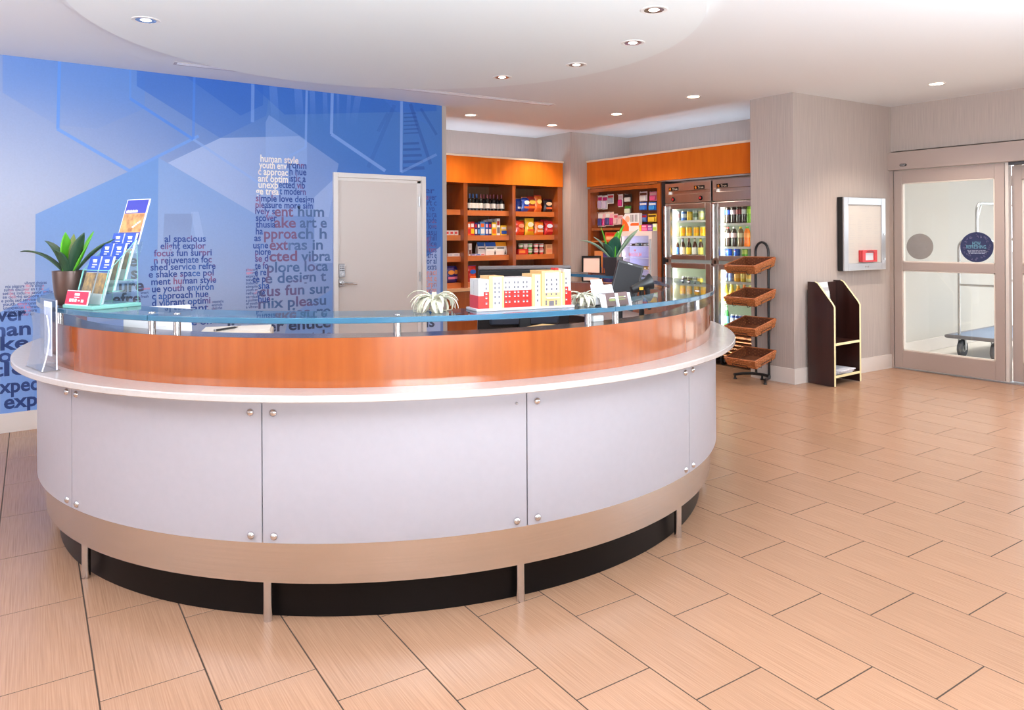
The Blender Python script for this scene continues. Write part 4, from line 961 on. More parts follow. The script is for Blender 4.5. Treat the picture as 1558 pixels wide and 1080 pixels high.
m_ = MB()
for j in range(3): leanbox(m_, -0.06, 0.02 - 0.03 * j, -0.0012 + (0.03 + 0.018 * j) * math.tan(math.radians(40)), 0.292 + 0.018 * j, 0.002, 0.0008, 40)
m_.build('print', bpy.data.materials['faint_print'], t, local=True)
p = at_z(262, 500, 1.0835); t = thing('pen', 'black pen lying on a pale folder under the glass near the twin posts', 'pen', (0.92, 3.52, 1.036), rz=math.radians(30))
m_ = MB(); m_.tube([(-0.07, 0, 0.006), (0.05, 0, 0.006), (0.07, 0, 0.006)], [0.005, 0.005, 0.0015], 10); m_.build('barrel', M_black, t, local=True)
m_ = MB(); m_.tube([(-0.072, 0, 0.006), (-0.066, 0, 0.006)], 0.0053, 10); m_.build('end_cap', M_silver, t, local=True)
t = thing('folder_tray', 'pale beige tray of folders inside the desk behind the wood band', 'tray', (0.98, 3.56, 0.765), rz=math.radians(-20))
MB().cbox(-0.16, 0.16, -0.11, 0.11, 0.0, 0.26, 0.004).build('tray', mat('tray_beige', S(196, 178, 160), 0.5), t, local=True); MB().box(-0.15, 0.15, -0.10, 0.10, 0.26, 0.2705).build('folder', mat('folder_paper', S(222, 212, 200), 0.6), t, local=True)
t = thing('telephone', 'black desk telephone on the inner worktop below the till screen', 'telephone', (2.66, 2.74, 0.765), rz=math.radians(14))
m_ = MB(); m_.prism([(-0.09, 0), (0.09, 0), (0.09, 0.10), (-0.09, 0.03)], 0, -0.11, 0.11); m_.build('body', M_black, t, local=True, bevel=0.006)
m_ = MB(); m_.tube([(-0.075, -0.07, 0.075), (-0.075, -0.03, 0.098), (-0.075, 0.04, 0.125), (-0.075, 0.08, 0.125)], [0.024, 0.015, 0.015, 0.024], 10); m_.build('handset', M_black, t, local=True)
m_ = MB(); m_.box(0.0, 0.09, 0.02, 0.07, 0.092, 0.097, M=Matrix.Rotation(math.radians(0), 4, 'X')); m_.build('display', mat('lcd_grey', S(120, 130, 124), 0.3), t, local=True)
# ------------------------------------------------------------------ shop shelving along the niche wall
su = thing('shelf_unit', 'tall cherry wood market shelving with open bays beside the blue mural wall', 'shelving', (5.2, 7.9, 0))
YF = 7.60; YS = 7.69
def W(nm, m, *b, par=su, bevel=0.0): return MB().box(*b).build(nm, m, par, bevel=bevel)
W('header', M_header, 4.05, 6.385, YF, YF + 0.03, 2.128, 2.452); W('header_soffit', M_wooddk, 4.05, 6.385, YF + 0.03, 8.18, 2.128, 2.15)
W('cornice', M_cream, 4.045, 6.392, YF - 0.012, YF + 0.05, 2.452, 2.476)
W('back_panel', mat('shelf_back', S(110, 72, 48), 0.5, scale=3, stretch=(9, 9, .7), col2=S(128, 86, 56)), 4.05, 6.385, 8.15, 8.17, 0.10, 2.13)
for x0, x1 in ((4.805, 4.86), (5.545, 5.597), (6.302, 6.385), (4.05, 4.09)):
    W('upright', M_wood, x0, x1, YF + 0.012, 8.15, 0.834, 2.128)
bays = ((4.09, 4.805), (4.86, 5.545), (5.597, 6.302))
SZ = {0: (1.800, 1.484, 1.221, 0.897), 1: (1.794, 1.481, 1.226, 0.895), 2: (1.792, 1.482, 1.226, 0.895)}
for bi, (x0, x1) in enumerate(bays):
    for z in SZ[bi]: W('shelf', M_woodh, x0 + 0.001, x1 - 0.001, YS, 8.15, z - 0.066, z)
W('ledge', mat('ledge_laminate', S(214, 168, 128), 0.35), 4.04, 6.39, 7.53, 8.15, 0.80, 0.832)
W('base_cabinet', M_wooddk, 4.05, 6.385, 7.57, 8.15, 0.1, 0.80)
for k in range(5): W('base_door', M_wood, 4.06 + 0.466 * k, 4.06 + 0.466 * k + 0.455, 7.55, 7.569, 0.12, 0.79, bevel=0.002)
W('plinth', M_dark, 4.05, 6.385, 7.62, 8.1, 0.0, 0.1)

sr = thing('shelf_unit', 'cherry wood market bay with hanging toiletries and a white display freezer', 'shelving', (7.0, 6.8, 0))
XF = 6.70
def WR(nm, m, *b, bevel=0.0): return MB().box(*b).build(nm, m, sr, bevel=bevel)
WR('header', M_header, XF - 0.01, XF + 0.03, 4.67, 7.455, 2.132, 2.462); WR('cornice', M_cream, XF - 0.022, XF + 0.05, 4.67, 7.457, 2.462, 2.486)
WR('upright', M_wood, XF, 7.46, 7.40, 7.452, 0.85, 2.10); WR('upright', M_wood, XF, 7.46, 6.135, 6.19, 0.85, 2.10)
WR('top_rail', M_wood, XF, XF + 0.03, 6.19, 7.40, 2.05, 2.095); WR('bay_top', M_wooddk, XF, 7.46, 6.19, 7.40, 2.10, 2.128)
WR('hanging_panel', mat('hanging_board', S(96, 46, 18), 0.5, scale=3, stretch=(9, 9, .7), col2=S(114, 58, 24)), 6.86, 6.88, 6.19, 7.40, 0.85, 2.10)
zsh = at_x(925, 347, 6.78).z
WR('shelf', M_wooddk, 6.72, 6.86, 6.86, 7.40, zsh - 0.03, zsh)
zs2 = at_x(905, 398, 6.78).z
WR('shelf', M_woodh, 6.72, 6.86, 6.86, 7.40, at_x(907, 366, 6.78).z - 0.02, at_x(907, 366, 6.78).z)
WR('ledge', bpy.data.materials['ledge_laminate'], 6.42, 7.46, 6.14, 7.455, 0.812, 0.85); WR('base_cabinet', M_wooddk, 6.46, 7.46, 6.14, 7.45, 0.1, 0.812)
for k in range(2): WR('base_door', M_wood, 6.442, 6.459, 6.16 + 0.645 * k, 6.79 + 0.645 * k, 0.12, 0.80, bevel=0.002)
WR('plinth', M_dark, 6.52, 7.4, 6.14, 7.45, 0.0, 0.1); WR('end_panel', M_black, 6.72, 7.46, 6.075, 6.134, 0.0, 2.12)

# picture frame on the ledge in the corner
pf = thing('picture_frame', 'dark picture frame holding a blank pale sheet on the ledge beside the pilaster', 'frame', (6.53, 7.20, 0.85), rz=math.radians(-44))
def LB(mb, *a, **k): leanbox(mb, *a, **k); return mb
LB(MB(), -0.125, 0.125, 0.0, 0.0, 0.345, 0.014, 12).build('backing', M_dark, pf, local=True)
m_ = MB()
for (x0, x1, z, h) in ((-0.128, -0.106, 0, 0.35), (0.106, 0.128, 0, 0.35), (-0.106, 0.106, 0, 0.026), (-0.106, 0.106, 0.324, 0.026)): leanbox(m_, x0, x1, -0.014 + z * 0.2126, z, h, 0.016, 12)
m_.build('frame', M_dark, pf, local=True)
LB(MB(), -0.106, 0.106, -0.003 + 0.026 * 0.2126, 0.026, 0.298, 0.002, 12).build('sheet', mat('pink_sheet', S(232, 202, 190), 0.6), pf, local=True)
m_ = MB(); m_.tube([(0, 0.06, 0.2), (0, 0.16, 0.0)], 0.008, 6); m_.build('easel_leg', M_dark, pf, local=True)

# ------------------------------------------------------------------ product builders
def carton(w, d, h, name='carton', cat='box'):
    t = thing(name, 'x', cat); MB().cbox(-w / 2, w / 2, -d / 2, d / 2, 0, h, min(0.002, w / 9)).build('carton_body', M_col, t, local=True)
    return t
def put(proto_list, make, loc, rz, label, group, colors):
    """first use builds, later ones copy the built thing with its parts"""
    key = make
    if key not in proto_list:
        t = MAKE[make](); proto_list[key] = t; t.location = loc; t.rotation_euler = (0, 0, rz); t['label'] = label; t['group'] = group
        for ch in list(t.children):
            nm = ch.name.split('.')[0]
            if nm in colors: ch.color = colors[nm]
        return t
    return dup(proto_list[key], loc, rz, label, group, colors)
PR = {}
def mk_wine():
    t = thing('wine_bottle', 'x', 'bottle')
    MB().lathe([(0.020, 0.0), (0.0285, 0.004), (0.029, 0.02), (0.029, 0.118), (0.025, 0.138), (0.013, 0.152), (0.0115, 0.165)], 16).build('glass_body', mat('wine_glass', S(18, 20, 22), 0.1), t, local=True)
    MB().lathe([(0.0122, 0.152), (0.0122, 0.158), (0.0128, 0.21), (0.0005, 0.212)], 14).build('capsule', M_colg, t, local=True)
    MB().lathe([(0.0294, 0.030), (0.0296, 0.031), (0.0296, 0.092), (0.0294, 0.093)], 16, caps=False).build('label', M_col, t, local=True)
    return t
def mk_can(h=0.122, r=0.033):
    t = thing('drink_can', 'x', 'can')
    MB().lathe([(r * .74, 0.0), (r * .8, 0.002), (r * .98, 0.010), (r, 0.014), (r, h - 0.016), (r * .98, h - 0.013)], 18).build('can_body', M_colm, t, local=True)
    MB().lathe([(r * .985, h - 0.0135), (r * .84, h - 0.002), (r * .83, h), (r * .76, h - 0.001), (r * .74, h - 0.004), (0.0004, h - 0.004)], 18).build('can_lid', M_silver, t, local=True)
    MB().lathe([(r * 1.004, h * .34), (r * 1.008, h * .345), (r * 1.008, h * .72), (r * 1.004, h * .725)], 18, caps=False).build('can_print', M_col, t, local=True)
    return t
def mk_slim(): return mk_can(0.135, 0.027)
def mk_beer():
    t = thing('beer_bottle', 'x', 'bottle')
    MB().lathe([(0.02, 0.0), (0.029, 0.003), (0.0302, 0.012), (0.0302, 0.125), (0.026, 0.150), (0.0145, 0.178), (0.0125, 0.222)], 16).build('glass_body', M_colg, t, local=True)
    MB().lathe([(0.0125, 0.221), (0.0148, 0.222), (0.0148, 0.229), (0.0005, 0.232)], 14).build('cap', M_col, t, local=True)
    MB().lathe([(0.0306, 0.028), (0.0309, 0.029), (0.0309, 0.108), (0.0306, 0.109)], 16, caps=False).build('label', M_col, t, local=True)
    MB().lathe([(0.0152, 0.180), (0.0152, 0.181), (0.0138, 0.208), (0.0136, 0.209)], 14, caps=False).build('neck_label', M_col, t, local=True)
    return t
def mk_pet():
    t = thing('soda_bottle', 'x', 'bottle')
    MB().lathe([(0.018, 0.0), (0.031, 0.008), (0.034, 0.02), (0.033, 0.06), (0.0315, 0.085), (0.0335, 0.105), (0.0335, 0.16), (0.027, 0.19), (0.0135, 0.21)], 16).build('bottle_body', M_colg, t, local=True)
    MB().lathe([(0.0142, 0.208), (0.0148, 0.209), (0.0148, 0.226), (0.0005, 0.227)], 14).build('cap', M_col, t, local=True)
    MB().lathe([(0.0338, 0.106), (0.0342, 0.107), (0.0342, 0.157), (0.0338, 0.158)], 16, caps=False).build('label', M_col, t, local=True)
    return t
def mk_juice():
    t = thing('juice_bottle', 'x', 'bottle')
    MB().lathe([(0.02, 0.0), (0.031, 0.004), (0.0325, 0.02), (0.032, 0.10), (0.027, 0.13), (0.018, 0.165), (0.0165, 0.185)], 16).build('bottle_body', M_colg, t, local=True)
    MB().lathe([(0.0175, 0.183), (0.018, 0.184), (0.018, 0.204), (0.0005, 0.205)], 14).build('cap', M_col, t, local=True)
    MB().lathe([(0.0328, 0.03), (0.033, 0.031), (0.0326, 0.092), (0.0322, 0.093)], 16, caps=False).build('label', M_col, t, local=True)
    return t
def mk_bag():
    t = thing('snack_bag', 'x', 'bag'); v = []; f = []; nx, nz = 8, 10; w, h = 0.15, 0.20
    for side in (-1, 1):
        for j in range(nz + 1):
            for i in range(nx + 1):
                u, s = i / nx * 2 - 1, j / nz * 2 - 1
                bul = max(0.0, (1 - u ** 4) * (1 - s ** 4)) ** 0.55; cr = 0.004 * math.sin(u * 7 + s * 5) * bul
                x = u * w / 2 * (1 - 0.06 * (1 - s * s) + 0.03 * abs(s)); z = h * (s + 1) / 2 - 0.006 * bul * s
                v.append((x, side * (0.001 + 0.030 * bul + cr * (side < 0)), max(0.0, z)))
    o = (nx + 1) * (nz + 1)
    for sd in (0, 1):
        for j in range(nz):
            for i in range(nx): a = sd * o + j * (nx + 1) + i; f.append((a, a + 1, a + nx + 2, a + nx + 1))
    MB().add(v, f, 0, True).build('bag_body', M_colg, t, local=True)
    mb = MB(); mb.box(-w * .49, w * .49, -0.0025, 0.0025, h - 0.014, h + 0.004); mb.build('top_crimp', M_col, t, local=True)
    def patch(rx, rz, cz, yy):
        P = []
        for k in range(20): a = 2 * PI * k / 20; P.append((rx * math.cos(a), cz + rz * math.sin(a)))
        return MB().prism(P, 1, yy, yy - 0.003)
    patch(0.048, 0.028, 0.128, -0.0335).build('logo', M_col, t, local=True)
    mb = MB(); mb.box(-0.045, 0.05, -0.0345, -0.030, 0.045, 0.075); mb.build('lower_print', M_col, t, local=True)
    return t
def mk_box():
    t = thing('carton', 'x', 'box'); w, d, h = 0.06, 0.05, 0.165
    MB().cbox(-w / 2, w / 2, -d / 2, d / 2, 0, h, 0.0015).build('carton_body', M_col, t, local=True)
    MB().box(-w / 2 + 0.006, w / 2 - 0.006, -d / 2 - 0.001, -d / 2 + 0.001, h * 0.12, h * 0.48).build('lower_print', M_col, t, local=True)
    MB().box(-w / 2 + 0.006, w / 2 - 0.012, -d / 2 - 0.001, -d / 2 + 0.001, h * 0.60, h * 0.85).build('upper_print', M_col, t, local=True)
    return t
def mk_pouch():
    t = thing('food_pouch', 'x', 'pouch'); w, h = 0.165, 0.165
    P = [(-w / 2, 0.03), (w / 2, 0.03), (w / 2, -0.03), (-w / 2, -0.03)]
    v = [(x, y * 1.0, 0) for x, y in P] + [(x, y * 1.15, h * .35) for x, y in P] + [(x, y * .75, h * .7) for x, y in P] + [(x, y * .08, h) for x, y in P]
    f = [(3, 2, 1, 0), (12, 13, 14, 15)] + [(a + i, a + (i + 1) % 4, a + 4 + (i + 1) % 4, a + 4 + i) for a in (0, 4, 8) for i in range(4)]
    MB().add(v, f).build('pouch_body', M_col, t, local=True, bevel=0.004)
    v = [(-w / 2 - .0005, -0.0235, h * .69), (w / 2 + .0005, -0.0235, h * .69), (w / 2 + .0005, -0.0045, h + .001), (-w / 2 - .0005, -0.0045, h + .001), (-w / 2 - .0005, 0.0045, h + .001), (w / 2 + .0005, 0.0045, h + .001)]
    MB().add(v, [(0, 1, 2, 3), (3, 2, 5, 4)]).build('top_band', M_col, t, local=True)
    # little pine tree print
    z0 = 0.008; T = [(0.045, z0), (0.075, z0), (0.066, z0 + 0.02), (0.072, z0 + 0.02), (0.064, z0 + 0.042), (0.06, z0 + 0.062), (0.056, z0 + 0.042), (0.048, z0 + 0.02), (0.054, z0 + 0.02)]
    MB().prism([(x - 0.005, z) for x, z in T], 1, -0.0362, -0.034).build('tree_print', mat('tree_print', S(74, 52, 44), 0.6), t, local=True)
    mb = MB()
    for k in range(6): mb.box(-0.07 + 0.019 * k, -0.055 + 0.019 * k, -0.0335, -0.0275, 0.082, 0.096)
    mb.build('lettering_print', M_ink, t, local=True)
    return t
def mk_cup():
    t = thing('snack_cup', 'x', 'cup')
    MB().lathe([(0.024, 0.0), (0.0245, 0.001), (0.0345, 0.062)], 16).build('cup_body', M_col, t, local=True)
    MB().lathe([(0.0345, 0.062), (0.0365, 0.063), (0.0365, 0.068), (0.030, 0.070), (0.0005, 0.070)], 16).build('lid', M_col, t, local=True)
    MB().lathe([(0.0295, 0.022), (0.0300, 0.0225), (0.0345, 0.050), (0.0340, 0.0505)], 16, caps=False).build('sleeve_print', M_col, t, local=True)
    return t
def mk_flat():
    t = thing('flat_pack', 'x', 'pack'); MB().cbox(-0.05, 0.05, -0.05, 0.05, 0, 0.024, 0.002).build('pack_body', M_col, t, local=True)
    MB().box(-0.044, 0.02, -0.0508, -0.049, 0.006, 0.018).build('front_print', M_col, t, local=True); return t
def mk_hang():
    t = thing('hanging_pack', 'x', 'pack')   # front faces local -y
    MB().cbox(-0.03, 0.03, -0.003, 0.0, 0, 0.155, 0.0012).build('card', M_col, t, local=True)
    mb = MB(); mb.cbox(-0.022, 0.022, -0.028, -0.003, 0.012, 0.09, 0.004); mb.build('blister', M_colg, t, local=True)
    MB().box(-0.026, 0.026, -0.0042, -0.0028, 0.098, 0.135).build('header_print', M_col, t, local=True)
    MB().tube([(0, 0.03, 0.148), (0, -0.05, 0.148), (0, -0.058, 0.156)], 0.0025, 5).build('peg_hook', M_silver, t, local=True)
    return t
MAKE = dict(wine=mk_wine, can=mk_can, slim=mk_slim, beer=mk_beer, pet=mk_pet, juice=mk_juice, bag=mk_bag, box=mk_box, pouch=mk_pouch, cup=mk_cup, flat=mk_flat, hang=mk_hang)
RED, ORG, YEL, GRN, BLU, NVY, WHT, PNK, MAG, PUR, BRN, TAN, LBL, BLK, LGR = S(204, 34, 32), S(238, 104, 30), S(246, 200, 30), S(64, 150, 54), S(34, 92, 190), S(36, 44, 112), S(238, 236, 232), S(236, 176, 190), S(206, 40, 120), S(96, 62, 140), S(96, 52, 34), S(226, 176, 126), S(92, 160, 222), S(26, 24, 26), S(170, 206, 70)
def onL(px, y, z): p = at_y(px, 340, y); return Vector((p.x, y, z))
def rescale(o, sx, sz, sy=1): o.scale = (sx, sy, sz); return o

# bay beside the pilaster and the centre bay: wines
pos = [715, 719.8, 725.4, 731.6, 736.2, 741.4, 746.0, 751.0, 757.0, 763.0, 769.0]
for i, px in enumerate(pos):
    blue = i < 3; yy = 7.755 + (0.05 if (i > 3 and i % 2 == 0) else 0.0)
    put(PR, 'wine', onL(px, yy, 1.794), 0, 'wine bottle with %s capsule, %s from the left on the top shelf' % ('blue' if blue else 'dark red', ORD[i]), 'wine bottles on the top shelf', dict(capsule=S(60, 92, 150) if blue else S(120, 24, 44), label=S(236, 232, 224) if blue or i % 2 else S(204, 196, 188)))
# boxes on the second shelf of the centre bay: x0, x1, top, colours
rows = [(711.9, 716, 337.5, ORG, RED, WHT, 'orange and red'), (716.2, 722, 337, RED, YEL, WHT, 'red and yellow'), (722.6, 726.2, 338.5, NVY, WHT, RED, 'slim navy'), (726.6, 730.2, 338.5, NVY, LBL, WHT, 'slim dark blue with pale blue print'), (730.8, 738, 337, LBL, WHT, ORG, 'light blue'), (738.5, 743, 338, BLU, WHT, PNK, 'royal blue and white'), (743.4, 748, 338.2, NVY, WHT, RED, 'navy and white'), (748.6, 755.4, 338.2, YEL, ORG, WHT, 'yellow'), (755.8, 761, 332.5, WHT, S(120, 110, 110), S(200, 60, 60), 'tall white'), (761.8, 772, 343, YEL, BLU, WHT, 'low yellow and blue')]
for x0, x1, top, c1, c2, c3, nm in rows:
    p0, p1 = onL(x0, 7.745, 0), onL(x1, 7.745, 0); h = at_y((x0 + x1) / 2, top, 7.745).z - 1.481
    o = put(PR, 'box', Vector(((p0.x + p1.x) / 2, 7.77, 1.481)), 0, nm + ' medicine carton on the second shelf, centre bay', 'cartons on the second shelf', dict(carton_body=c1, lower_print=c2, upper_print=c3))
    rescale(o, (p1.x - p0.x) * 0.97 / 0.06, h / 0.165)
for k, (px, h) in enumerate(((737, 0.2), (744, 0.21), (751, 0.215))):
    o = put(PR, 'box', onL(px, 7.87, 1.481), 0, 'pale grey carton behind the medicine cartons, %s from the left' % ORD[k], 'cartons on the second shelf', dict(carton_body=S(176, 170, 176), lower_print=WHT, upper_print=S(120, 110, 120))); rescale(o, 1.1, h / 0.165)
# third shelf: pouches and flat packs
for px, cc, nm in ((733.2, S(38, 96, 176), 'blue-topped white food pouch at the left of its pair'), (745.2, S(28, 88, 180), 'blue-topped white food pouch with a pine tree print'), (760.8, S(236, 160, 36), 'orange-topped white food pouch with a pine tree print')):
    put(PR, 'pouch', onL(px, 7.765 + (0.03 if px < 740 else 0), 1.226), 0, nm, 'food pouches on the third shelf', dict(pouch_body=WHT, top_band=cc))
for k, px in enumerate((719.5, 727.0, 733.5)):
    o = put(PR, 'flat', onL(px, 7.715, 1.226), 0, 'flat %s pack at the front of the third shelf' % ('lilac', 'blue and white', 'pink and white')[k], 'flat packs on the third shelf', dict(pack_body=(S(206, 196, 226), S(200, 214, 240), S(240, 206, 210))[k], front_print=(PUR, BLU, RED)[k])); rescale(o, 0.62, 0.9, 0.4)
o = put(PR, 'box', onL(713.6, 7.77, 1.226), 0, 'small white and dark carton at the divider on the third shelf', 'cartons on the third shelf', dict(carton_body=WHT, lower_print=BRN, upper_print=S(220, 210, 200))); rescale(o, 0.8, 0.92)
for k, (px, c1, c2, c3) in enumerate(((716.5, S(46, 66, 170), RED, ORG),)):
    put(PR, 'bag', onL(px, 7.76, 0.895), 0.15, 'blue and red crisp bag on the lowest visible shelf of the centre bay', 'snack bags', dict(bag_body=S(200, 50, 40), top_crimp=c1, logo=BLU, lower_print=ORG))
# left bay
o = put(PR, 'box', onL(674, 7.76, 1.484), 0, 'blue and white carton on the second shelf beside the mural wall', 'cartons in the bay by the mural', dict(carton_body=S(232, 224, 206), lower_print=WHT, upper_print=S(30, 140, 200))); rescale(o, 0.95, 0.75)
for k, px in enumerate((679.5, 686, 692.5)):
    o = put(PR, 'flat', onL(px, 7.75, 1.484), 0, 'red and white tin, %s from the left in the bay by the mural' % ORD[k], 'small tins by the mural', dict(pack_body=S(232, 220, 214), front_print=S(206, 60, 56))); rescale(o, 0.56, 2.4, 0.6)
o = put(PR, 'box', onL(674.5, 7.77, 1.221), 0, 'bright red carton on the third shelf beside the mural wall', 'cartons in the bay by the mural', dict(carton_body=S(222, 40, 28), lower_print=S(226, 60, 40), upper_print=WHT)); rescale(o, 1.1, 0.82)
for k, px in enumerate((684, 693)):
    o = put(PR, 'flat', onL(px, 7.74, 1.221), 0, 'flat white pack, %s one from the mural on the third shelf' % ORD[k], 'flat packs by the mural', dict(pack_body=S(226, 216, 216), front_print=S(196, 196, 206))); rescale(o, 0.85, 1.6, 0.6)
for k, (px, yy) in enumerate(((678, 7.80), (684, 7.745), (690, 7.80))):
    put(PR, 'bag', onL(px, yy, 0.897), 0.05, ('indigo snack bag behind the others, nearer the mural', 'indigo snack bag with an orange label at the front', 'indigo snack bag behind the others, nearer the divider')[k], 'snack bags', dict(bag_body=S(54, 50, 122), top_crimp=S(44, 40, 104), logo=S(238, 150, 60), lower_print=S(222, 120, 150)))
# right bay: crisps, cups
bags = [(791, 7.80, 1.792, S(34, 74, 176), S(226, 150, 40), S(40, 60, 150), WHT, 'blue crisp bag leaning at the divider on the top shelf', -0.12), (799, 7.745, 1.792, S(34, 74, 176), S(226, 150, 40), WHT, ORG, 'blue crisp bag with an orange top on the top shelf', 0.1), (808, 7.75, 1.792, S(150, 46, 34), S(120, 30, 30), S(232, 178, 70), ORG, 'brown-red crisp bag in the middle of the top shelf', 0.0), (818, 7.745, 1.792, S(232, 120, 50), S(170, 40, 40), S(240, 210, 120), ORG, 'orange and cream crisp bag on the top shelf', 0.1), (833.5, 7.75, 1.792, S(38, 36, 40), S(160, 36, 36), S(232, 190, 150), S(230, 110, 60), 'black crisp bag with a tan logo at the right of the top shelf', -0.05),
        (790.5, 7.745, 1.482, S(224, 66, 34), S(200, 40, 34), S(240, 160, 120), ORG, 'red-orange crisp bag at the divider on the second shelf', 0.1), (796, 7.83, 1.482, S(176, 160, 40), S(150, 140, 40), S(200, 180, 60), YEL, 'olive yellow crisp bag behind the red-orange one', 0.0), (805, 7.745, 1.482, S(240, 196, 40), S(230, 190, 40), S(238, 226, 190), ORG, 'yellow crisp bag with a cream logo on the second shelf', 0.0), (819.5, 7.745, 1.482, S(238, 122, 40), S(200, 60, 36), WHT, S(240, 196, 160), 'orange crisp bag with a white logo on the second shelf', 0.05), (834.5, 7.745, 1.482, S(206, 40, 44), S(180, 30, 40), S(216, 224, 240), S(220, 80, 60), 'red crisp bag with a pale blue logo on the second shelf', -0.08), (829, 7.83, 1.482, S(190, 34, 34), S(170, 30, 36), S(220, 90, 60), RED, 'dark red crisp bag behind the red one on the second shelf', 0.0)]
for i_, (px, yy, z, c1, c2, c3, c4, lb, rz) in enumerate(bags): put(PR, 'bag', onL(px, yy + 0.01, z), rz * 1.8, lb, 'snack bags', dict(bag_body=c1, top_crimp=c2, logo=c3, lower_print=c4)).scale = (1.0 + 0.06 * ((i_ * 7) % 3 - 1), 1, 0.95 + 0.07 * ((i_ * 5) % 4 - 1))
cups = [(792, 1, GRN, 'green and white', 0), (799, 1, S(206, 222, 206), 'pale green', 0), (806, 1, S(86, 176, 60), 'bright green', 1), (815, 1, S(206, 62, 60), 'red and white', 1), (823, 1, S(216, 72, 64), 'red', 1)]
for px, _a, c, nm, low in cups:
    lo = Vector(onL(px, 7.75, 1.226)); yy = 0
    if low: put(PR, 'cup', lo, 0, nm + ' snack cup, lower layer, third shelf by the pilaster', 'snack cups on the third shelf', dict(cup_body=c, lid=WHT, sleeve_print=WHT))
    put(PR, 'cup', lo + Vector((0, 0, 0.0705 if low else 0.072)), 0, nm + ' snack cup, upper layer, third shelf by the pilaster', 'snack cups on the third shelf', dict(cup_body=c, lid=WHT, sleeve_print=WHT))
o = put(PR, 'flat', onL(793, 7.75, 1.226), 0, 'red flat pack under the green cups on the third shelf', 'flat packs on the third shelf', dict(pack_body=S(206, 44, 36), front_print=S(236, 140, 60))); rescale(o, 1.55, 3.0, 0.9)
o = put(PR, 'box', onL(834, 7.76, 1.226), 0, 'tan carton at the right end of the third shelf', 'cartons on the third shelf', dict(carton_body=TAN, lower_print=S(230, 150, 110), upper_print=S(206, 150, 110))); rescale(o, 1.9, 0.8)

# ------------------------------------------------------------------ hanging toiletries, cartons and the display freezer of the market bay
def onR(px, py, x): return at_x(px, py, x)
RZ90 = -PI / 2
def hang(px0, px1, py0, py1, c1, c2, c3, lb):
    p0, p1 = at_x(px0, py1, 6.80), at_x(px1, py0, 6.80); w = abs(p0.y - p1.y); h = p1.z - p0.z
    o = put(PR, 'hang', Vector((6.835, (p0.y + p1.y) / 2, p0.z)), RZ90, lb, 'packs hanging in the market bay', dict(card=c1, blister=c2, header_print=c3)); rescale(o, w / 0.06, h / 0.155, 1.0)
HG = [(907.0, 913.6, 297, 318.5, WHT, S(190, 170, 200), MAG, 'white and lilac pack hanging first in the upper row'), (913.8, 921.6, 297, 318.5, WHT, S(206, 190, 210), MAG, 'white and pink pack hanging second in the upper row'), (921.9, 931, 295, 310, WHT, S(160, 160, 172), S(190, 40, 60), 'short grey and red pack hanging third in the upper row'),
      (938, 945, 295, 315, WHT, MAG, S(226, 200, 210), 'magenta pack hanging alone in the upper row'), (947.2, 958.4, 294.5, 308, S(40, 38, 36), S(220, 222, 214), S(30, 28, 28), 'black and white bottle pack hanging in the upper row'), (947.4, 958.2, 311.5, 325.5, S(60, 40, 30), S(214, 224, 206), GRN, 'green and white bottle pack hanging below the black one'),
      (970.4, 982, 291, 306.5, S(236, 216, 220), WHT, BRN, 'white and brown carton pack hanging above the blue ones'), (985.6, 996.6, 291, 306, S(236, 140, 170), S(232, 90, 140), S(240, 190, 190), 'pink carton pack hanging at the end of the upper row'),
      (970.2, 981.4, 307, 320, S(36, 92, 196), S(60, 130, 220), WHT, 'blue tablet pack hanging below the white pack'), (984.2, 995.6, 307, 320, S(30, 110, 206), S(60, 150, 226), WHT, 'blue tablet pack hanging below the pink pack'),
      (907.2, 914.4, 323, 345, S(232, 206, 196), S(66, 62, 130), WHT, 'purple and white pack hanging first in the lower row'), (914.6, 918.6, 323, 345, S(232, 206, 196), MAG, PNK, 'slim magenta pack hanging second in the lower row'), (918.8, 925.2, 322, 344, S(236, 206, 190), S(66, 62, 130), WHT, 'purple and cream pack hanging third in the lower row'), (925.4, 931.2, 322, 344, S(236, 206, 190), MAG, PNK, 'magenta and cream pack hanging fourth in the lower row'),
      (931.4, 937.4, 325, 342, S(236, 206, 206), S(226, 190, 190), S(220, 90, 110), 'pale pink pack hanging fifth in the lower row'), (937.8, 945, 327, 342, S(238, 214, 210), S(232, 200, 196), S(226, 160, 160), 'cream pink pack hanging last in the lower row'),
      (971, 981.4, 326, 338, S(60, 80, 160), S(120, 160, 220), RED, 'small red and blue pack hanging over the freezer'), (983, 996, 325, 338, S(226, 178, 40), S(236, 196, 60), S(90, 60, 30), 'yellow pack hanging over the freezer')]
for h in HG: hang(*h)
fz = thing('display_freezer', 'small white glass-door ice cream freezer standing on the ledge of the market bay', 'freezer', (6.78, 6.53, 0.85))
zt_, zb_ = at_x(970, 351.5, 6.66).z, 0.852; y0_, y1_ = 6.205, 6.80; xf = 6.62
Mfz = mat('freezer_white', S(226, 212, 206), 0.35)
def FB(nm, m, *b, par=fz): return MB().box(*b).build(nm, m, par)
FB('back', Mfz, 6.83, 6.855, y0_, y1_, zb_, zt_); FB('side', Mfz, xf + 0.03, 6.83, y0_, y0_ + 0.02, zb_, zt_); FB('side', Mfz, xf + 0.03, 6.83, y1_ - 0.02, y1_, zb_, zt_); FB('top', Mfz, xf + 0.03, 6.83, y0_ + 0.02, y1_ - 0.02, zt_ - 0.025, zt_); FB('bottom', Mfz, xf + 0.03, 6.83, y0_ + 0.02, y1_ - 0.02, zb_, zb_ + 0.03)
m_ = MB(); fw_ = 0.055
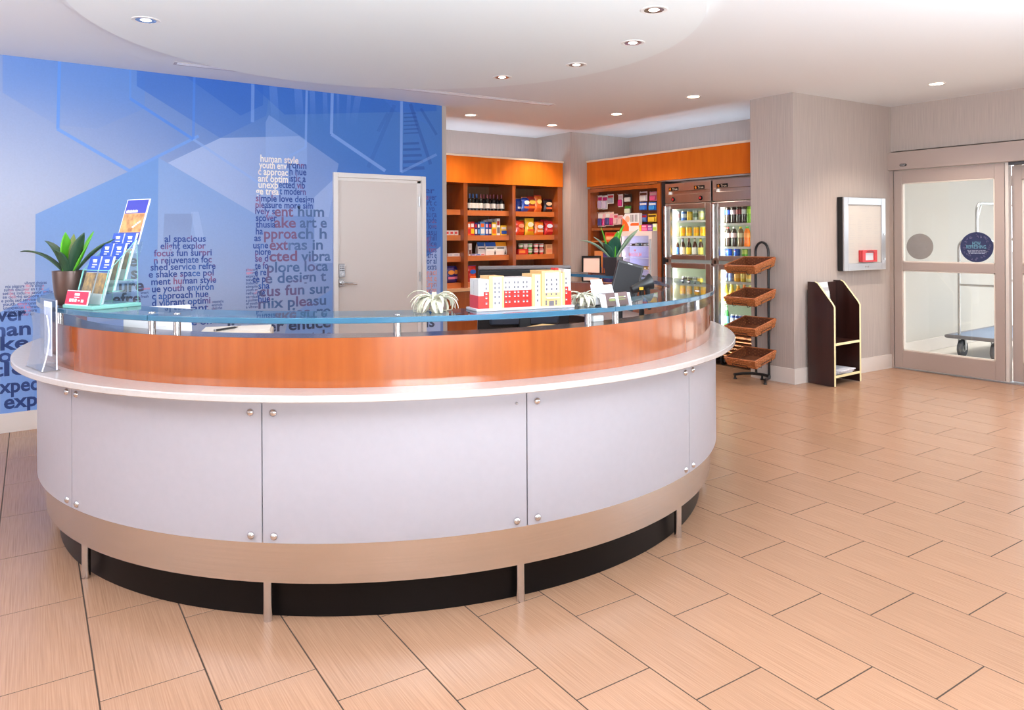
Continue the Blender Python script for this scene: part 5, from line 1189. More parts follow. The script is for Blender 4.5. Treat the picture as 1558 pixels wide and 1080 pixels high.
for (a, b_, c, d) in ((y0_, y0_ + fw_, zb_ + 0.02, zt_), (y1_ - fw_, y1_, zb_ + 0.02, zt_), (y0_ + fw_, y1_ - fw_, zt_ - 0.06, zt_), (y0_ + fw_, y1_ - fw_, zb_ + 0.02, zb_ + 0.06)): m_.box(xf, xf + 0.028, a, b_, c, d)
dr = m_.build('door_frame', Mfz, fz); FB('pane', M_pane, xf + 0.012, xf + 0.018, y0_ + fw_, y1_ - fw_, zb_ + 0.06, zt_ - 0.06, par=dr)
m_ = MB(); m_.cyl((xf - 0.012, y0_ + 0.02, zb_ + 0.1), (xf - 0.012, y0_ + 0.02, zt_ - 0.1), 0.010, 10); m_.build('handle', M_silver, fz)
Mfi = mat('freezer_liner', S(206, 206, 240), 0.4)
FB('liner', Mfi, 6.822, 6.829, y0_ + 0.02, y1_ - 0.02, zb_ + 0.03, zt_ - 0.03)
zf1, zf2, zf3 = (at_x(980, y, 6.74).z for y in (374, 392.5, 409.5))
for z in (zf1, zf2, zf3): FB('wire_shelf', mat('freezer_shelf', S(222, 222, 244), 0.4) if 'freezer_shelf' not in bpy.data.materials else bpy.data.materials['freezer_shelf'], 6.68, 6.82, y0_ + 0.022, y1_ - 0.022, z - 0.008, z)
pt = at_x(966.5, 390, xf + 0.011)
t = MB(); letter(t, 'MAGNUM', (xf + 0.0085, pt.y, pt.z), (0, -1, 0), (0, 0, 1), 0.068, 0.215, 0.012, anchor='c'); letter(t, 'M', (xf + 0.0085, pt.y, pt.z + 0.06), (0, -1, 0), (0, 0, 1), 0.045, 0.035, 0.012, anchor='c')
t.build('door_lettering', mat('freezer_pink', S(252, 160, 180), 0.5), fz, fix=False)
FB('lamp_strip', M_lampw, 6.66, 6.69, y0_ + 0.04, y1_ - 0.04, zt_ - 0.034, zt_ - 0.026)
for yy in (y0_ + 0.05, y1_ - 0.05):
    l = bpy.data.lights.new('freezer_lamp', 'AREA'); l.shape = 'RECTANGLE'; l.size = zt_ - zb_ - 0.14; l.size_y = 0.02; l.energy = 0.7; l.color = S(222, 224, 255)[:3]
    lo = bpy.data.objects.new('freezer_lamp', l); lo.location = (xf + 0.035 - 6.78, yy - 6.53, (zb_ + zt_) / 2 - 0.85); lo.rotation_euler = (0, -PI / 2, 0); lo.parent = fz; COL.objects.link(lo)
k = 0
for z, cnt, cols in ((zf1, 7, (S(90, 70, 60), S(70, 100, 120), S(150, 150, 150))), (zf3, 4, (S(190, 150, 60), S(170, 120, 50)))):
    for j in range(cnt):
        o = put(PR, 'flat', Vector((6.73 + 0.02 * (j % 2), y0_ + 0.085 + 0.055 * j, z)), RZ90 + 0.3 * (j % 3 - 1), 'wrapped ice cream bar, %s from the cooler end of the %s freezer shelf' % (ORD[j], 'upper' if z == zf1 else 'lower'), 'ice cream bars in the freezer', dict(pack_body=cols[j % len(cols)], front_print=WHT)); rescale(o, 0.45, 1.2 + 0.4 * (j % 2), 0.7)
# cartons on top of the freezer and shelf
def cart(px0, px1, py0, py1, x, z, c1, c2, c3, lb):
    p0, p1 = at_x(px0, py1, x), at_x(px1, py0, x); h = p1.z - z
    o = put(PR, 'box', Vector((x + 0.025, (p0.y + p1.y) / 2, z)), RZ90, lb, 'cartons in the market bay', dict(carton_body=c1, lower_print=c2, upper_print=c3)); rescale(o, abs(p0.y - p1.y) * 0.97 / 0.06, h / 0.165)
cart(966.2, 975.4, 342, 351.5, 6.69, zt_, YEL, S(240, 210, 80), ORG, 'yellow carton standing on top of the freezer')
cart(975.8, 985, 341.5, 351.5, 6.69, zt_, MAG, S(230, 120, 160), PNK, 'magenta carton standing on top of the freezer')
cart(985.2, 992.6, 341.5, 351.5, 6.69, zt_, PUR, S(190, 120, 180), PNK, 'purple carton standing on top of the freezer')
cart(993, 999.2, 340, 350.5, 6.69, zt_, S(222, 232, 170), LGR, WHT, 'pale green carton at the end of the freezer top')
cart(920.5, 938.5, 353, 372, 6.75, at_x(907, 366, 6.78).z, S(226, 96, 40), S(236, 190, 140), RED, 'orange carton on the narrow shelf behind the grey-edged agave')
cart(904.5, 917, 381.5, 398, 6.73, 0.85 + 0.0, S(70, 110, 180), ORG, S(236, 170, 110), 'blue and orange carton at the left foot of the market bay') if 0 else None
for k, (a, b_, c1, c2, nm) in enumerate(((904.6, 917.2, S(226, 140, 80), S(90, 130, 190), 'blue and orange'), (917.8, 929, S(70, 62, 130), S(222, 120, 70), 'purple and orange'))):
    p0, p1 = at_x(a, 398, 6.73), at_x(b_, 382 if k == 0 else 385, 6.73)
    o = put(PR, 'box', Vector((6.75, (p0.y + p1.y) / 2, 0.85)), RZ90, nm + ' tall carton standing on the ledge behind the agave pot', 'cartons in the market bay', dict(carton_body=c1, lower_print=c2, upper_print=c2)); rescale(o, abs(p0.y - p1.y) * .97 / 0.06, (p1.z - 0.85) / 0.165)
# orange medicine display on the freezer
p0, p1 = at_x(945.5, 351.5, 6.66), at_x(970, 324, 6.66)
t = thing('display_box', 'orange and white countertop medicine dispenser on top of the freezer', 'display', (6.68, (p0.y + p1.y) / 2, zt_), rz=RZ90)
w_ = abs(p0.y - p1.y); h_ = p1.z - zt_
MB().prism([(-w_ / 2, 0), (w_ / 2, 0), (w_ / 2, h_), (-w_ / 2 + 0.05, h_), (-w_ / 2, h_ * 0.78)], 1, 0.0, 0.06).build('card_body', mat('display_white', S(226, 224, 228), 0.5), t, local=True)
MB().prism([(-w_ / 2, 0.002), (-w_ * 0.10, 0.002), (-w_ * 0.10, h_ * 0.25), (-w_ * 0.25, h_ * 0.55), (-w_ / 2, h_ * 0.76)], 1, -0.002, 0.001).build('orange_panel', mat('display_orange', S(236, 98, 36), 0.45), t, local=True)
MB().prism([(w_ * 0.0, h_ * 0.30), (w_ / 2, h_ * 0.30), (w_ / 2, h_ * 0.46), (w_ * 0.08, h_ * 0.46), (0, h_ * 0.40)], 1, -0.002, 0.001).build('orange_panel', bpy.data.materials['display_orange'], t, local=True)
m_ = MB()
for k in range(5): m_.box(w_ * 0.02 + k * w_ * 0.09, w_ * 0.02 + k * w_ * 0.09 + 0.008, -0.003, 0.0, h_ * 0.52, h_ * 0.92)
m_.build('sachet_print', M_ink, t, local=True, kind='stuff')
MB().prism([(0.04 * math.cos(2 * PI * k / 20) - w_ * .18, 0.04 * math.sin(2 * PI * k / 20) + h_ * .68) for k in range(20)], 1, -0.003, 0.0).build('badge_print', mat('display_peach', S(236, 176, 150), 0.5), t, local=True)
# ------------------------------------------------------------------ glass-door coolers
M_frin = mat('cooler_liner', S(228, 234, 222), 0.4); M_shelfw = mat('cooler_shelf', S(232, 236, 224), 0.4)
M_stw = mat('cooler_steel', S(204, 196, 190), 0.28, metal=1.0, noise=0.04, scale=2.0, stretch=(1, 140, 1))
M_louv = mat('bronze_louvre', S(150, 112, 84), 0.35, metal=1.0); M_rubber = mat('black_rubber', S(28, 28, 30), 0.6)
def cooler(y0, y1, label, ups, lows, dials, nbadge):
    XC = 6.70; t = thing('drinks_cooler', label, 'cooler', (7.05, (y0 + y1) / 2, 0))
    def B(nm, m, *b, par=t, bevel=0.0): return MB().box(*b).build(nm, m, par, bevel=bevel)
    z_t, z_g, z_m, z_b, z_f = 2.085, 1.842, 1.160, 0.400, 0.105
    B('back', M_frin, 7.40, 7.44, y0, y1, z_f, z_t); B('side', M_stw, XC + 0.05, 7.40, y0, y0 + 0.035, z_f, z_t); B('side', M_stw, XC + 0.05, 7.40, y1 - 0.035, y1, z_f, z_t)
    B('liner', M_frin, XC + 0.06, 7.40, y0 + 0.0355, y0 + 0.045, z_b, z_g); B('liner', M_frin, XC + 0.06, 7.40, y1 - 0.045, y1 - 0.0355, z_b, z_g)
    B('compressor_housing', M_stw, XC + 0.05, 7.40, y0 + 0.036, y1 - 0.036, z_g, z_t); B('cabinet_floor', M_frin, XC + 0.05, 7.40, y0 + 0.045, y1 - 0.045, z_b - 0.02, z_b + 0.035); B('cabinet_divider', M_frin, XC + 0.05, 7.40, y0 + 0.045, y1 - 0.045, z_m - 0.05, z_m + 0.05)
    B('base_housing', M_dark, XC + 0.08, 7.40, y0 + 0.036, y1 - 0.036, z_f, z_b - 0.02)
    # top grille panel: two bent steel strips with a finger slot between
    g = MB(); zs = z_g + 0.115; a_, b_ = y0 + 0.002, y1 - 0.002
    g.box(XC, XC + 0.05, a_, b_, zs + 0.032, z_t); g.box(XC, XC + 0.05, a_, b_, z_g + 0.006, zs - 0.005); g.box(XC + 0.03, XC + 0.05, a_, b_, zs - 0.005, zs + 0.032); g.box(XC, XC + 0.05, a_, a_ + 0.055, zs - 0.005, zs + 0.032); g.box(XC, XC + 0.05, b_ - 0.055, b_, zs - 0.005, zs + 0.032)
    gp = g.build('grille_panel', M_stw, t, bevel=0.003)
    for k in range(nbadge):
        yb = y1 - 0.135 if k == 0 else y0 + 0.165
        bd = B('badge', M_dark, XC - 0.004, XC, yb - 0.075, yb + 0.075, zs + 0.040, zs + 0.082, par=gp)
        tx = MB(); letter(tx, 'True', (XC - 0.0055, yb + 0.018, zs + 0.049), (0, -1, 0), (0, 0, 1), 0.036, 0.08, 0.01); tx.build('badge_lettering', M_cream, bd, fix=False)
        MB().prism([(yb + 0.05 + 0.017 * math.cos(2 * PI * q / 5) * (1 if q % 2 else 0.8), zs + 0.061 + 0.017 * math.sin(2 * PI * q / 5)) for q in range(5)], 0, XC - 0.0058, XC - 0.004).build('badge_emblem', mat('badge_orange', S(226, 130, 40), 0.4) if 'badge_orange' not in bpy.data.materials else bpy.data.materials['badge_orange'], bd)
    for yd in dials:
        mm = Matrix.Translation((XC, yd, z_g + 0.052)) @ Matrix.Rotation(-PI / 2, 4, 'Y')
        dl = MB().lathe([(0.027, 0.0), (0.027, 0.008), (0.02, 0.012), (0.0005, 0.013)], 20, M=mm).build('thermometer', M_dark, gp)
        mm2 = Matrix.Translation((XC - 0.0131, yd, z_g + 0.052)) @ Matrix.Rotation(-PI / 2, 4, 'Y'); MB().lathe([(0.015, 0.0), (0.015, 0.001), (0.0005, 0.0012)], 16, M=mm2).build('dial', mat('dial_red', S(206, 50, 56), 0.4) if 'dial_red' not in bpy.data.materials else bpy.data.materials['dial_red'], dl)
    for (za, zb, nm) in ((z_m + 0.021, z_g - 0.004, 'upper'), (z_b, z_m - 0.021, 'lower')):
        d = MB(); fy = 0.078
        for (p, q, r, s) in ((y0 + 0.003, y0 + fy, za, zb), (y1 - fy, y1 - 0.003, za, zb), (y0 + fy, y1 - fy, zb - 0.062, zb), (y0 + fy, y1 - fy, za, za + 0.055)): d.box(XC - 0.005, XC + 0.045, p, q, r, s)
        dr = d.build('door', M_stw, t, bevel=0.005)
        B('pane', M_pane, XC + 0.012, XC + 0.018, y0 + fy, y1 - fy, za + 0.055, zb - 0.062, par=dr)
        h = MB(); yh = y1 - 0.030; h.cbox(XC - 0.05, XC - 0.026, yh - 0.020, yh + 0.022, za + 0.02, zb - 0.02, 0.006); h.box(XC - 0.03, XC - 0.004, yh + 0.008, yh + 0.02, za + 0.03, zb - 0.03)
        h.build('handle', M_chrome, dr)
    n = 6
    for k in range(n):
        z = z_f + 0.015 + k * (z_b - z_f - 0.045) / n
        P = [(XC + 0.0, z), (XC + 0.02, z - 0.004), (XC + 0.045, z + 0.03), (XC + 0.03, z + 0.036)]
        MB().prism(P, 1, y0 + 0.02, y1 - 0.02).build('louvre_slat', M_louv, t)
    for y in (y0 + 0.07, y1 - 0.07):
        for x in (XC + 0.09, 7.34):
            c = MB(); c.cyl((x, y - 0.016, 0.048), (x, y + 0.016, 0.048), 0.048, 18); cw = c.build('caster_wheel', M_rubber, t)
            c = MB(); c.box(x - 0.02, x + 0.02, y - 0.024, y - 0.018, 0.04, z_f); c.box(x - 0.02, x + 0.02, y + 0.018, y + 0.024, 0.04, z_f); c.cyl((x, y - 0.02, 0.048), (x, y + 0.02, 0.048), 0.02, 12); c.build('caster_fork', M_silver, cw)
    for z in ups + lows:
        B('shelf', M_shelfw, XC + 0.09, 7.38, y0 + 0.047, y1 - 0.047, z - 0.012, z); B('price_rail', mat('price_rail', S(226, 230, 224), 0.2) if 'price_rail' not in bpy.data.materials else bpy.data.materials['price_rail'], XC + 0.078, XC + 0.089, y0 + 0.047, y1 - 0.047, z - 0.020, z + 0.006)
    for za, zb, e in ((z_m + 0.06, z_g - 0.02, 3.0), (z_b + 0.04, z_m - 0.06, 2.4)):
        for yy in (y0 + 0.062, y1 - 0.062):
            B('lamp_strip', M_lampw, XC + 0.052, XC + 0.060, yy - 0.006, yy + 0.006, za, zb)
            l = bpy.data.lights.new('cooler_lamp', 'AREA'); l.shape = 'RECTANGLE'; l.size = zb - za; l.size_y = 0.02; l.energy = e; l.color = S(250, 255, 240)[:3]
            lo = bpy.data.objects.new('cooler_lamp', l); lo.location = (XC + 0.064 - 7.05, yy - (y0 + y1) / 2, (za + zb) / 2); lo.rotation_euler = (0, -PI / 2, 0); lo.parent = t; COL.objects.link(lo)
    return t
XP = 6.83
zA, zB = at_x(1047, 336, XP).z, at_x(1047, 359.7, XP).z
zC_ = at_x(1047, 436.6, XP).z; zCF = 1.211; zLF = 0.436
cooler(5.375, 6.060, 'stainless two-door drinks cooler beside the market bay, nearer the freezer', [zA, zB], [zC_, 0.66], (5.93, 5.52), 2)
zD, zE_ = at_x(1118, 340.3, XP).z, at_x(1118, 375.8, XP).z
zF_, zG_ = at_x(1118, 428.8, XP).z, at_x(1118, 459.5, XP).z
cooler(4.668, 5.353, 'stainless two-door drinks cooler beside the column, behind the basket rack', [zD, zE_], [zF_, zG_], (), 1)
RX = XP + 0.04
def onF(px, z, dx=0.0): p = at_x(px, 360, RX + dx); return Vector((RX + dx, p.y, z))
WH = lambda c: c
def row(kind, pxs, z, items, grp, where, extra=0):
    for i, px in enumerate(pxs):
        nm, cols = items[i % len(items)]
        put(PR, kind, onF(px, z), RZ90, '%s, %s from left, %s' % (nm, ORD[i], where), grp, cols)
c1 = 'of the freezer-side cooler'; c2 = 'of the column-side cooler'
row('can', (1031, 1041, 1049.8, 1058.6, 1067.2), zA, [('white and red drink can', dict(can_body=S(226, 210, 206), can_print=S(206, 150, 146))), ('blue drink can', dict(can_body=S(52, 92, 170), can_print=S(190, 204, 226))), ('yellow drink can', dict(can_body=S(240, 190, 40), can_print=S(246, 210, 90))), ('grey-green drink can', dict(can_body=S(186, 196, 176), can_print=S(90, 120, 90))), ('pale yellow drink can', dict(can_body=S(232, 228, 140), can_print=S(236, 236, 190)))], 'cans on the top cooler shelf', 'top shelf ' + c1)
row('can', (1038.4, 1048.6, 1059.8, 1069.6), zB, [('orange-yellow drink can', dict(can_body=S(244, 196, 36), can_print=S(246, 168, 30)))], 'yellow cans on the second cooler shelf', 'second shelf ' + c1)
dk = S(66, 34, 20)
row('beer', (1029.5, 1038.8, 1048.2, 1057, 1066), zCF, [('brown beer bottle with blue label', dict(glass_body=dk, cap=S(180, 180, 190), label=S(44, 90, 176), neck_label=S(80, 90, 130))), ('beer bottle with red and white label', dict(glass_body=dk, cap=S(190, 180, 180), label=S(232, 214, 206), neck_label=S(120, 110, 130))), ('brown beer bottle with yellow label', dict(glass_body=dk, cap=S(200, 150, 60), label=S(244, 200, 50), neck_label=S(120, 60, 40))), ('brown beer bottle with white label', dict(glass_body=S(80, 36, 20), cap=S(230, 226, 220), label=S(234, 230, 220), neck_label=S(210, 200, 190))), ('beer bottle with yellow foil neck', dict(glass_body=dk, cap=S(236, 204, 40), label=S(240, 220, 110), neck_label=S(238, 206, 44)))], 'beer bottles in the cooler', 'upper door ' + c1)
row('beer', (1040, 1049, 1058, 1065.5), 0.0 + zC_ - 0.0, [('dark bottle with red cap', dict(glass_body=S(60, 40, 30), cap=S(200, 70, 60), label=S(200, 190, 160), neck_label=S(190, 80, 70))), ('dark bottle with green cap', dict(glass_body=S(70, 64, 40), cap=S(170, 190, 70), label=S(200, 200, 150), neck_label=S(160, 180, 80))), ('dark bottle with yellow cap', dict(glass_body=S(70, 50, 34), cap=S(230, 200, 80), label=S(220, 200, 140), neck_label=S(220, 200, 90)))], 'bottles in the lower cooler door', 'below middle rail ' + c1) if 0 else None
row('can', (1041, 1049.5, 1057.5, 1065), zC_, [('dark red-printed can', dict(can_body=S(96, 80, 84), can_print=S(200, 90, 90))), ('dark green-printed can', dict(can_body=S(110, 110, 90), can_print=S(190, 190, 90))), ('grey drink can', dict(can_body=S(140, 140, 130), can_print=S(200, 206, 190))), ('yellow-topped drink can', dict(can_body=S(232, 196, 60), can_print=S(236, 210, 100)))], 'cans behind the lower cooler door', 'below middle rail ' + c1)
row('juice', (1034.6, 1046.4, 1057.6, 1067.4), 0.66, [('orange juice bottle', dict(bottle_body=S(226, 160, 50), cap=S(236, 180, 60), label=S(226, 190, 110)))], 'juice bottles behind the lower cooler door', 'lower door ' + c1)
cola = S(40, 24, 20)
row('pet', (1107.5, 1116.4, 1125, 1133.4, 1141), zD, [('cola bottle with blue label', dict(bottle_body=cola, cap=S(60, 80, 170), label=S(50, 84, 190))), ('cola bottle with red and white label', dict(bottle_body=cola, cap=S(190, 190, 196), label=S(226, 200, 206))), ('cola bottle with dark red label', dict(bottle_body=cola, cap=S(150, 30, 36), label=S(140, 40, 44))), ('cola bottle with white label', dict(bottle_body=cola, cap=S(226, 220, 220), label=S(226, 224, 220))), ('green soda bottle', dict(bottle_body=S(120, 176, 30), cap=S(90, 160, 40), label=S(170, 210, 50)))], 'soda bottles on the top cooler shelf', 'top shelf ' + c2)
row('pet', (1107.6, 1117, 1127, 1136.8), zE_, [('diet cola bottle with white label', dict(bottle_body=S(50, 34, 30), cap=S(210, 60, 60), label=S(226, 206, 206))), ('diet cola bottle with grey label', dict(bottle_body=S(46, 34, 30), cap=S(206, 202, 204), label=S(222, 196, 196))), ('clear brown soda bottle with yellow cap', dict(bottle_body=S(120, 96, 66), cap=S(236, 206, 40), label=S(206, 200, 160))), ('orange soda bottle with green cap', dict(bottle_body=S(246, 120, 24), cap=S(70, 170, 60), label=S(244, 150, 70)))], 'soda bottles on the second cooler shelf', 'second shelf ' + c2)
pep = dict(can_body=S(28, 76, 186), can_print=S(34, 88, 200))
row('can', (1109.4, 1121.2, 1133), zCF, [('blue cola can', pep), ('blue cola can', pep), ('green lemonade can', dict(can_body=S(96, 166, 48), can_print=S(190, 196, 90)))], 'cola cans in the cooler', 'upper door floor ' + c2)
# globe emblem on the two blue cans
for i, px in enumerate((1109.4, 1121.2)):
    cn = [o for o in bpy.data.objects if o.name.startswith('drink_can') and o.get('label', '').startswith('blue cola can, ' + ORD[i])][0]
    em = bpy.data.objects.new('can_emblem', None) if 0 else None
    for nm, col, z0_, z1_ in (('emblem_red', S(206, 40, 50), 0.072, 0.086), ('emblem_white', S(240, 240, 244), 0.062, 0.072), ('emblem_blue', S(60, 120, 220), 0.052, 0.062)):
        pr = []
        for sg in (0, 1):
            pass
        mb = MB(); v = []; f = []; R_ = 0.0338; nn = 8
        for zz in (z0_, z1_):
            hw = math.sqrt(max(0.0, 0.0172 ** 2 - (zz - 0.069) ** 2)) / R_
            for q in range(nn + 1): a = -PI / 2 - 0.35 + hw * (2 * q / nn - 1); v.append((R_ * math.cos(a), R_ * math.sin(a), zz))
        for q in range(nn): f.append((q, q + 1, nn + 1 + q + 1, nn + 1 + q))
        mb.add(v, f, 0, True); o = mb.build(nm, M_col, cn, local=True, color=col)
row('can', (1102.5, 1112.6, 1121.5, 1131, 1139), zF_, [('white cola can', dict(can_body=S(222, 222, 232), can_print=S(150, 150, 200))), ('dark blue tonic can', dict(can_body=S(120, 130, 170), can_print=S(90, 100, 150))), ('orange squash can', dict(can_body=S(236, 160, 50), can_print=S(240, 180, 90))), ('yellow squash can', dict(can_body=S(232, 190, 60), can_print=S(240, 210, 120))), ('cream squash can', dict(can_body=S(226, 210, 150), can_print=S(236, 180, 80)))], 'cans behind the lower door of the cooler by the column', 'below middle rail ' + c2)
row('juice', (1103.6, 1113, 1122.6, 1132, 1140.5), zG_, [('yellow juice bottle', dict(bottle_body=S(206, 180, 60), cap=S(196, 196, 150), label=S(216, 206, 120))), ('yellow juice bottle', dict(bottle_body=S(220, 190, 60), cap=S(200, 190, 150), label=S(226, 210, 110))), ('amber juice bottle', dict(bottle_body=S(222, 166, 50), cap=S(210, 200, 170), label=S(232, 180, 80))), ('orange juice bottle', dict(bottle_body=S(238, 120, 30), cap=S(230, 150, 60), label=S(240, 150, 70)))], 'juice bottles in the cooler by the column', 'lower door ' + c2)
row('beer', (1105,), zLF, [('green water bottle with pale label', dict(glass_body=S(60, 140, 70), cap=S(180, 206, 180), label=S(120, 180, 200), neck_label=S(160, 200, 170)))], 'bottles at the bottom of the cooler', 'bottom ' + c2)
row('slim', (1114.6, 1121.6, 1127.4, 1132.8, 1138.4), zLF, [('blue and silver energy drink can', dict(can_body=S(40, 70, 160), can_print=S(206, 210, 226)))], 'energy drink cans at the bottom of the cooler', 'bottom ' + c2)

# ------------------------------------------------------------------ wicker basket rack
rc = thing('basket_rack', 'black tubular steel basket rack standing against the column', 'rack', (6.385, 4.49, 0))
m_ = MB(); pts = [(6.385, 4.565, 0.05), (6.385, 4.565, 1.27)] + [(6.385, 4.49 + 0.075 * math.cos(a), 1.29 + 0.10 * math.sin(a)) for a in [PI * k / 10 for k in range(11)]] + [(6.385, 4.415, 1.27), (6.385, 4.415, 0.05)]
m_.tube(pts, 0.0125, 10); m_.build('upright', M_black, rc)
m_ = MB(); m_.tube([(6.205, 4.70, 0.045), (6.30, 4.665, 0.05), (6.37, 4.60, 0.052), (6.392, 4.49, 0.052), (6.37, 4.40, 0.052), (6.30, 4.355, 0.05), (6.20, 4.335, 0.045)], 0.015, 8); m_.build('base_bow', M_black, rc)
m_ = MB()
for (x, y) in ((6.215, 4.695), (6.21, 4.338), (6.39, 4.50)): m_.lathe([(0.017, 0), (0.019, 0.006), (0.01, 0.016), (0.01, 0.042)], 12, (x, y, 0)); 
m_.build('levelling_foot', M_rubber, rc, kind='stuff')
M_wick = mat('wicker', S(132, 68, 30), 0.4, scale=110, col2=S(206, 130, 76), bump=0.5); M_wkd = mat('wicker_core', S(84, 40, 18), 0.5, scale=80, col2=S(120, 62, 28), bump=0.6); M_wickl = mat('wicker_rim', S(150, 78, 36), 0.42, scale=50, col2=S(184, 104, 54), bump=0.4)
TB = math.radians(-13)
def basket():
    # local frame: x towards the room (front at -x), y across; origin at the middle of the floor
    t = thing('wicker_basket', 'x', 'basket')
    L0, W0, L1, W1, H = 0.150, 0.160, 0.172, 0.178, 0.082
    m_ = MB(); m_.box(-L0, L0, -W0, W0, 0.0, 0.006); m_.build('basket_floor', M_wkd, t, local=True)
    v = []; th = 0.006
    for (l, w, z) in ((L0, W0, 0.004), (L1, W1, H), (L1 - th, W1 - th, H), (L0 - th, W0 - th, 0.006)): v += [(-l, -w, z), (l, -w, z), (l, w, z), (-l, w, z)]
    f = [(a * 4 + i, a * 4 + (i + 1) % 4, (a + 1) * 4 + (i + 1) % 4, (a + 1) * 4 + i) for a in range(3) for i in range(4)]
    MB().add(v, f).build('basket_wall', M_wkd, t, local=True)
    m_ = MB(); rows_ = 5
    for r in range(rows_):
        s = (r + 0.5) / rows_; l, w, z = L0 + (L1 - L0) * s + 0.002, W0 + (W1 - W0) * s + 0.002, 0.004 + (H - 0.008) * s
        pts = []; ns = 15; ph = PI * (r % 2)
        for (ax, ay, bx, by) in ((-l, -w, l, -w), (l, -w, l, w), (l, w, -l, w), (-l, w, -l, -w)):
            for k in range(ns):
                q = k / ns; x, y = ax + (bx - ax) * q, ay + (by - ay) * q; off = 0.0045 * math.sin(q * ns * PI / 1.5 + ph); nx, ny = (by - ay), -(bx - ax); ln = math.hypot(nx, ny); pts.append((x + nx / ln * off, y + ny / ln * off, z))
        m_.tube(pts, 0.0068, 5, closed=True)
    m_.build('woven_strand', M_wick, t, local=True, kind='stuff')
    m_ = MB(); m_.tube([(-L1, -W1, H), (L1, -W1, H), (L1, W1, H), (-L1, W1, H)], 0.0075, 6, closed=True)
    m_.tube([(-L1 + .004, -W1 + .004, H + 0.005), (L1 - .004, -W1 + .004, H + 0.005), (L1 - .004, W1 - .004, H + 0.005), (-L1 + .004, W1 - .004, H + 0.005)], 0.006, 6, closed=True); m_.build('rim', M_wickl, t, local=True)
    return t
bk0 = None
zf = (1.16, 0.845, 0.555, 0.243)
nmz = ('topmost', 'second from the top', 'third from the top', 'lowest')
for i, z in enumerate(zf):
    c = Vector((6.195, 4.487, z - 0.082 + 0.040))
    lb = 'brown wicker basket on the black rack, ' + nmz[i]
    if bk0 is None:
        bk0 = basket(); b_ = bk0; b_['label'] = lb; b_['group'] = 'wicker baskets on the rack'; b_.location = c; b_.rotation_euler = (0, TB, 0)
    else: b_ = dup(bk0, c, None, lb, 'wicker baskets on the rack', rot=(0, TB, 0))
    q = Matrix.Translation(c) @ Matrix.Rotation(TB, 4, 'Y')
    m_ = MB()
    def Q(*p): return q @ Vector(p)
    m_.tube([Q(-0.168, -0.09, 0.030), Q(-0.171, -0.088, 0.034), Q(-0.175, 0.08, 0.036)], 0.0028, 5) if 0 else None
    for y in (-0.085, 0.085): m_.tube([Q(0.19, y, -0.012), Q(-0.158, y, -0.006), Q(-0.172, y, -0.004), Q(-0.181, y, 0.032)], 0.003, 5)
    m_.tube([Q(-0.181, -0.085, 0.032), Q(-0.181, 0.085, 0.032)], 0.003, 5)
    for sy in (-1, 1): m_.tube([Q(-0.08, sy * 0.085, -0.009), Q(-0.08, sy * 0.172, -0.008), Q(-0.08, sy * 0.184, 0.034), Q(0.08, sy * 0.184, 0.034), Q(0.08, sy * 0.172, -0.008), Q(0.08, sy * 0.085, -0.009)], 0.003, 5)
    m_.tube([Q(0.187, -0.1, -0.012), Q(0.187, 0.1, -0.012)], 0.005, 5)
    m_.build('basket_bracket', M_black, rc)

# ------------------------------------------------------------------ magazine stand
sd = thing('magazine_stand', 'dark wood newspaper stand with cream edges against the wall beside the column', 'stand', (6.84, 3.98, 0))
M_mah = mat('dark_mahogany', S(46, 22, 18), 0.3, scale=3, stretch=(9, 9, 0.7), col2=S(58, 28, 22), coat=0.3); M_edge = mat('cream_edge_band', S(246, 232, 180), 0.35)
YB_, YFr = 4.125, 3.852
sp_ = [(YB_, 0.004), (YB_, 1.0), (YB_ - 0.075, 1.0), (YB_ - 0.105, 0.985), (YFr + 0.02, 0.800), (YFr, 0.765), (YFr, 0.004)]
for x in (6.605, 7.065):
    s_ = MB().prism(sp_, 0, x, x + 0.022).build('side_panel', M_mah, sd)
    e = MB()
    for a, b_ in zip(sp_[2:], sp_[3:]): 
        d = Vector((0, b_[0] - a[0], b_[1] - a[1])); n_ = Vector((0, -d.z, d.y)).normalized() * 0.003
        if n_.y > 0: n_ = -n_
        P = [(xx, yy + s__ * n_.y, zz + s__ * n_.z) for (yy, zz) in (a, b_) for s__ in (0, 1) for xx in (x - 0.001, x + 0.023)]
        e.add(P, [(0, 1, 3, 2), (4, 6, 7, 5), (0, 4, 5, 1), (2, 3, 7, 6), (0, 2, 6, 4), (1, 5, 7, 3)])
    e.build('edge_band', M_edge, s_)
MB().box(6.627, 7.065, YB_ - 0.03, YB_ - 0.005, 0.06, 0.985).build('back_panel', M_mah, sd)
for z, y0q in ((0.395, YFr), (0.085, YFr)):
    s_ = MB().box(6.627, 7.065, y0q + 0.004, YB_ - 0.03, z, z + 0.022).build('shelf', M_mah, sd); MB().box(6.627, 7.065, y0q, y0q + 0.004, z - 0.001, z + 0.023).build('edge_band', M_edge, s_)
M_news = mat('newsprint', S(196, 196, 204), 0.8, scale=30, col2=S(224, 224, 230), detail=6)
for k in range(3):
    t = thing('newspaper', 'folded newspaper on the low shelf of the dark stand, %s of the pile' % ('bottom', 'middle', 'top')[k], 'newspaper', (6.80 + 0.02 * k, 3.97 - 0.01 * k, 0.1075 + 0.013 * k), rz=0.06 * k - 0.05, group='newspapers in the stand')
    MB().cbox(-0.15, 0.15, -0.10, 0.10, 0.0, 0.0125, 0.004).build('folded_sheets', M_news, t, local=True)
    m_ = MB(); m_.tube([(-0.15, -0.10, 0.006), (0.15, -0.10, 0.006)], 0.0062, 8); m_.build('fold', M_news, t, local=True)
t = thing('brochure_card', 'small pale card in a clear holder at the top of the dark stand', 'card', (6.78, 4.04, 0.80), rz=0)
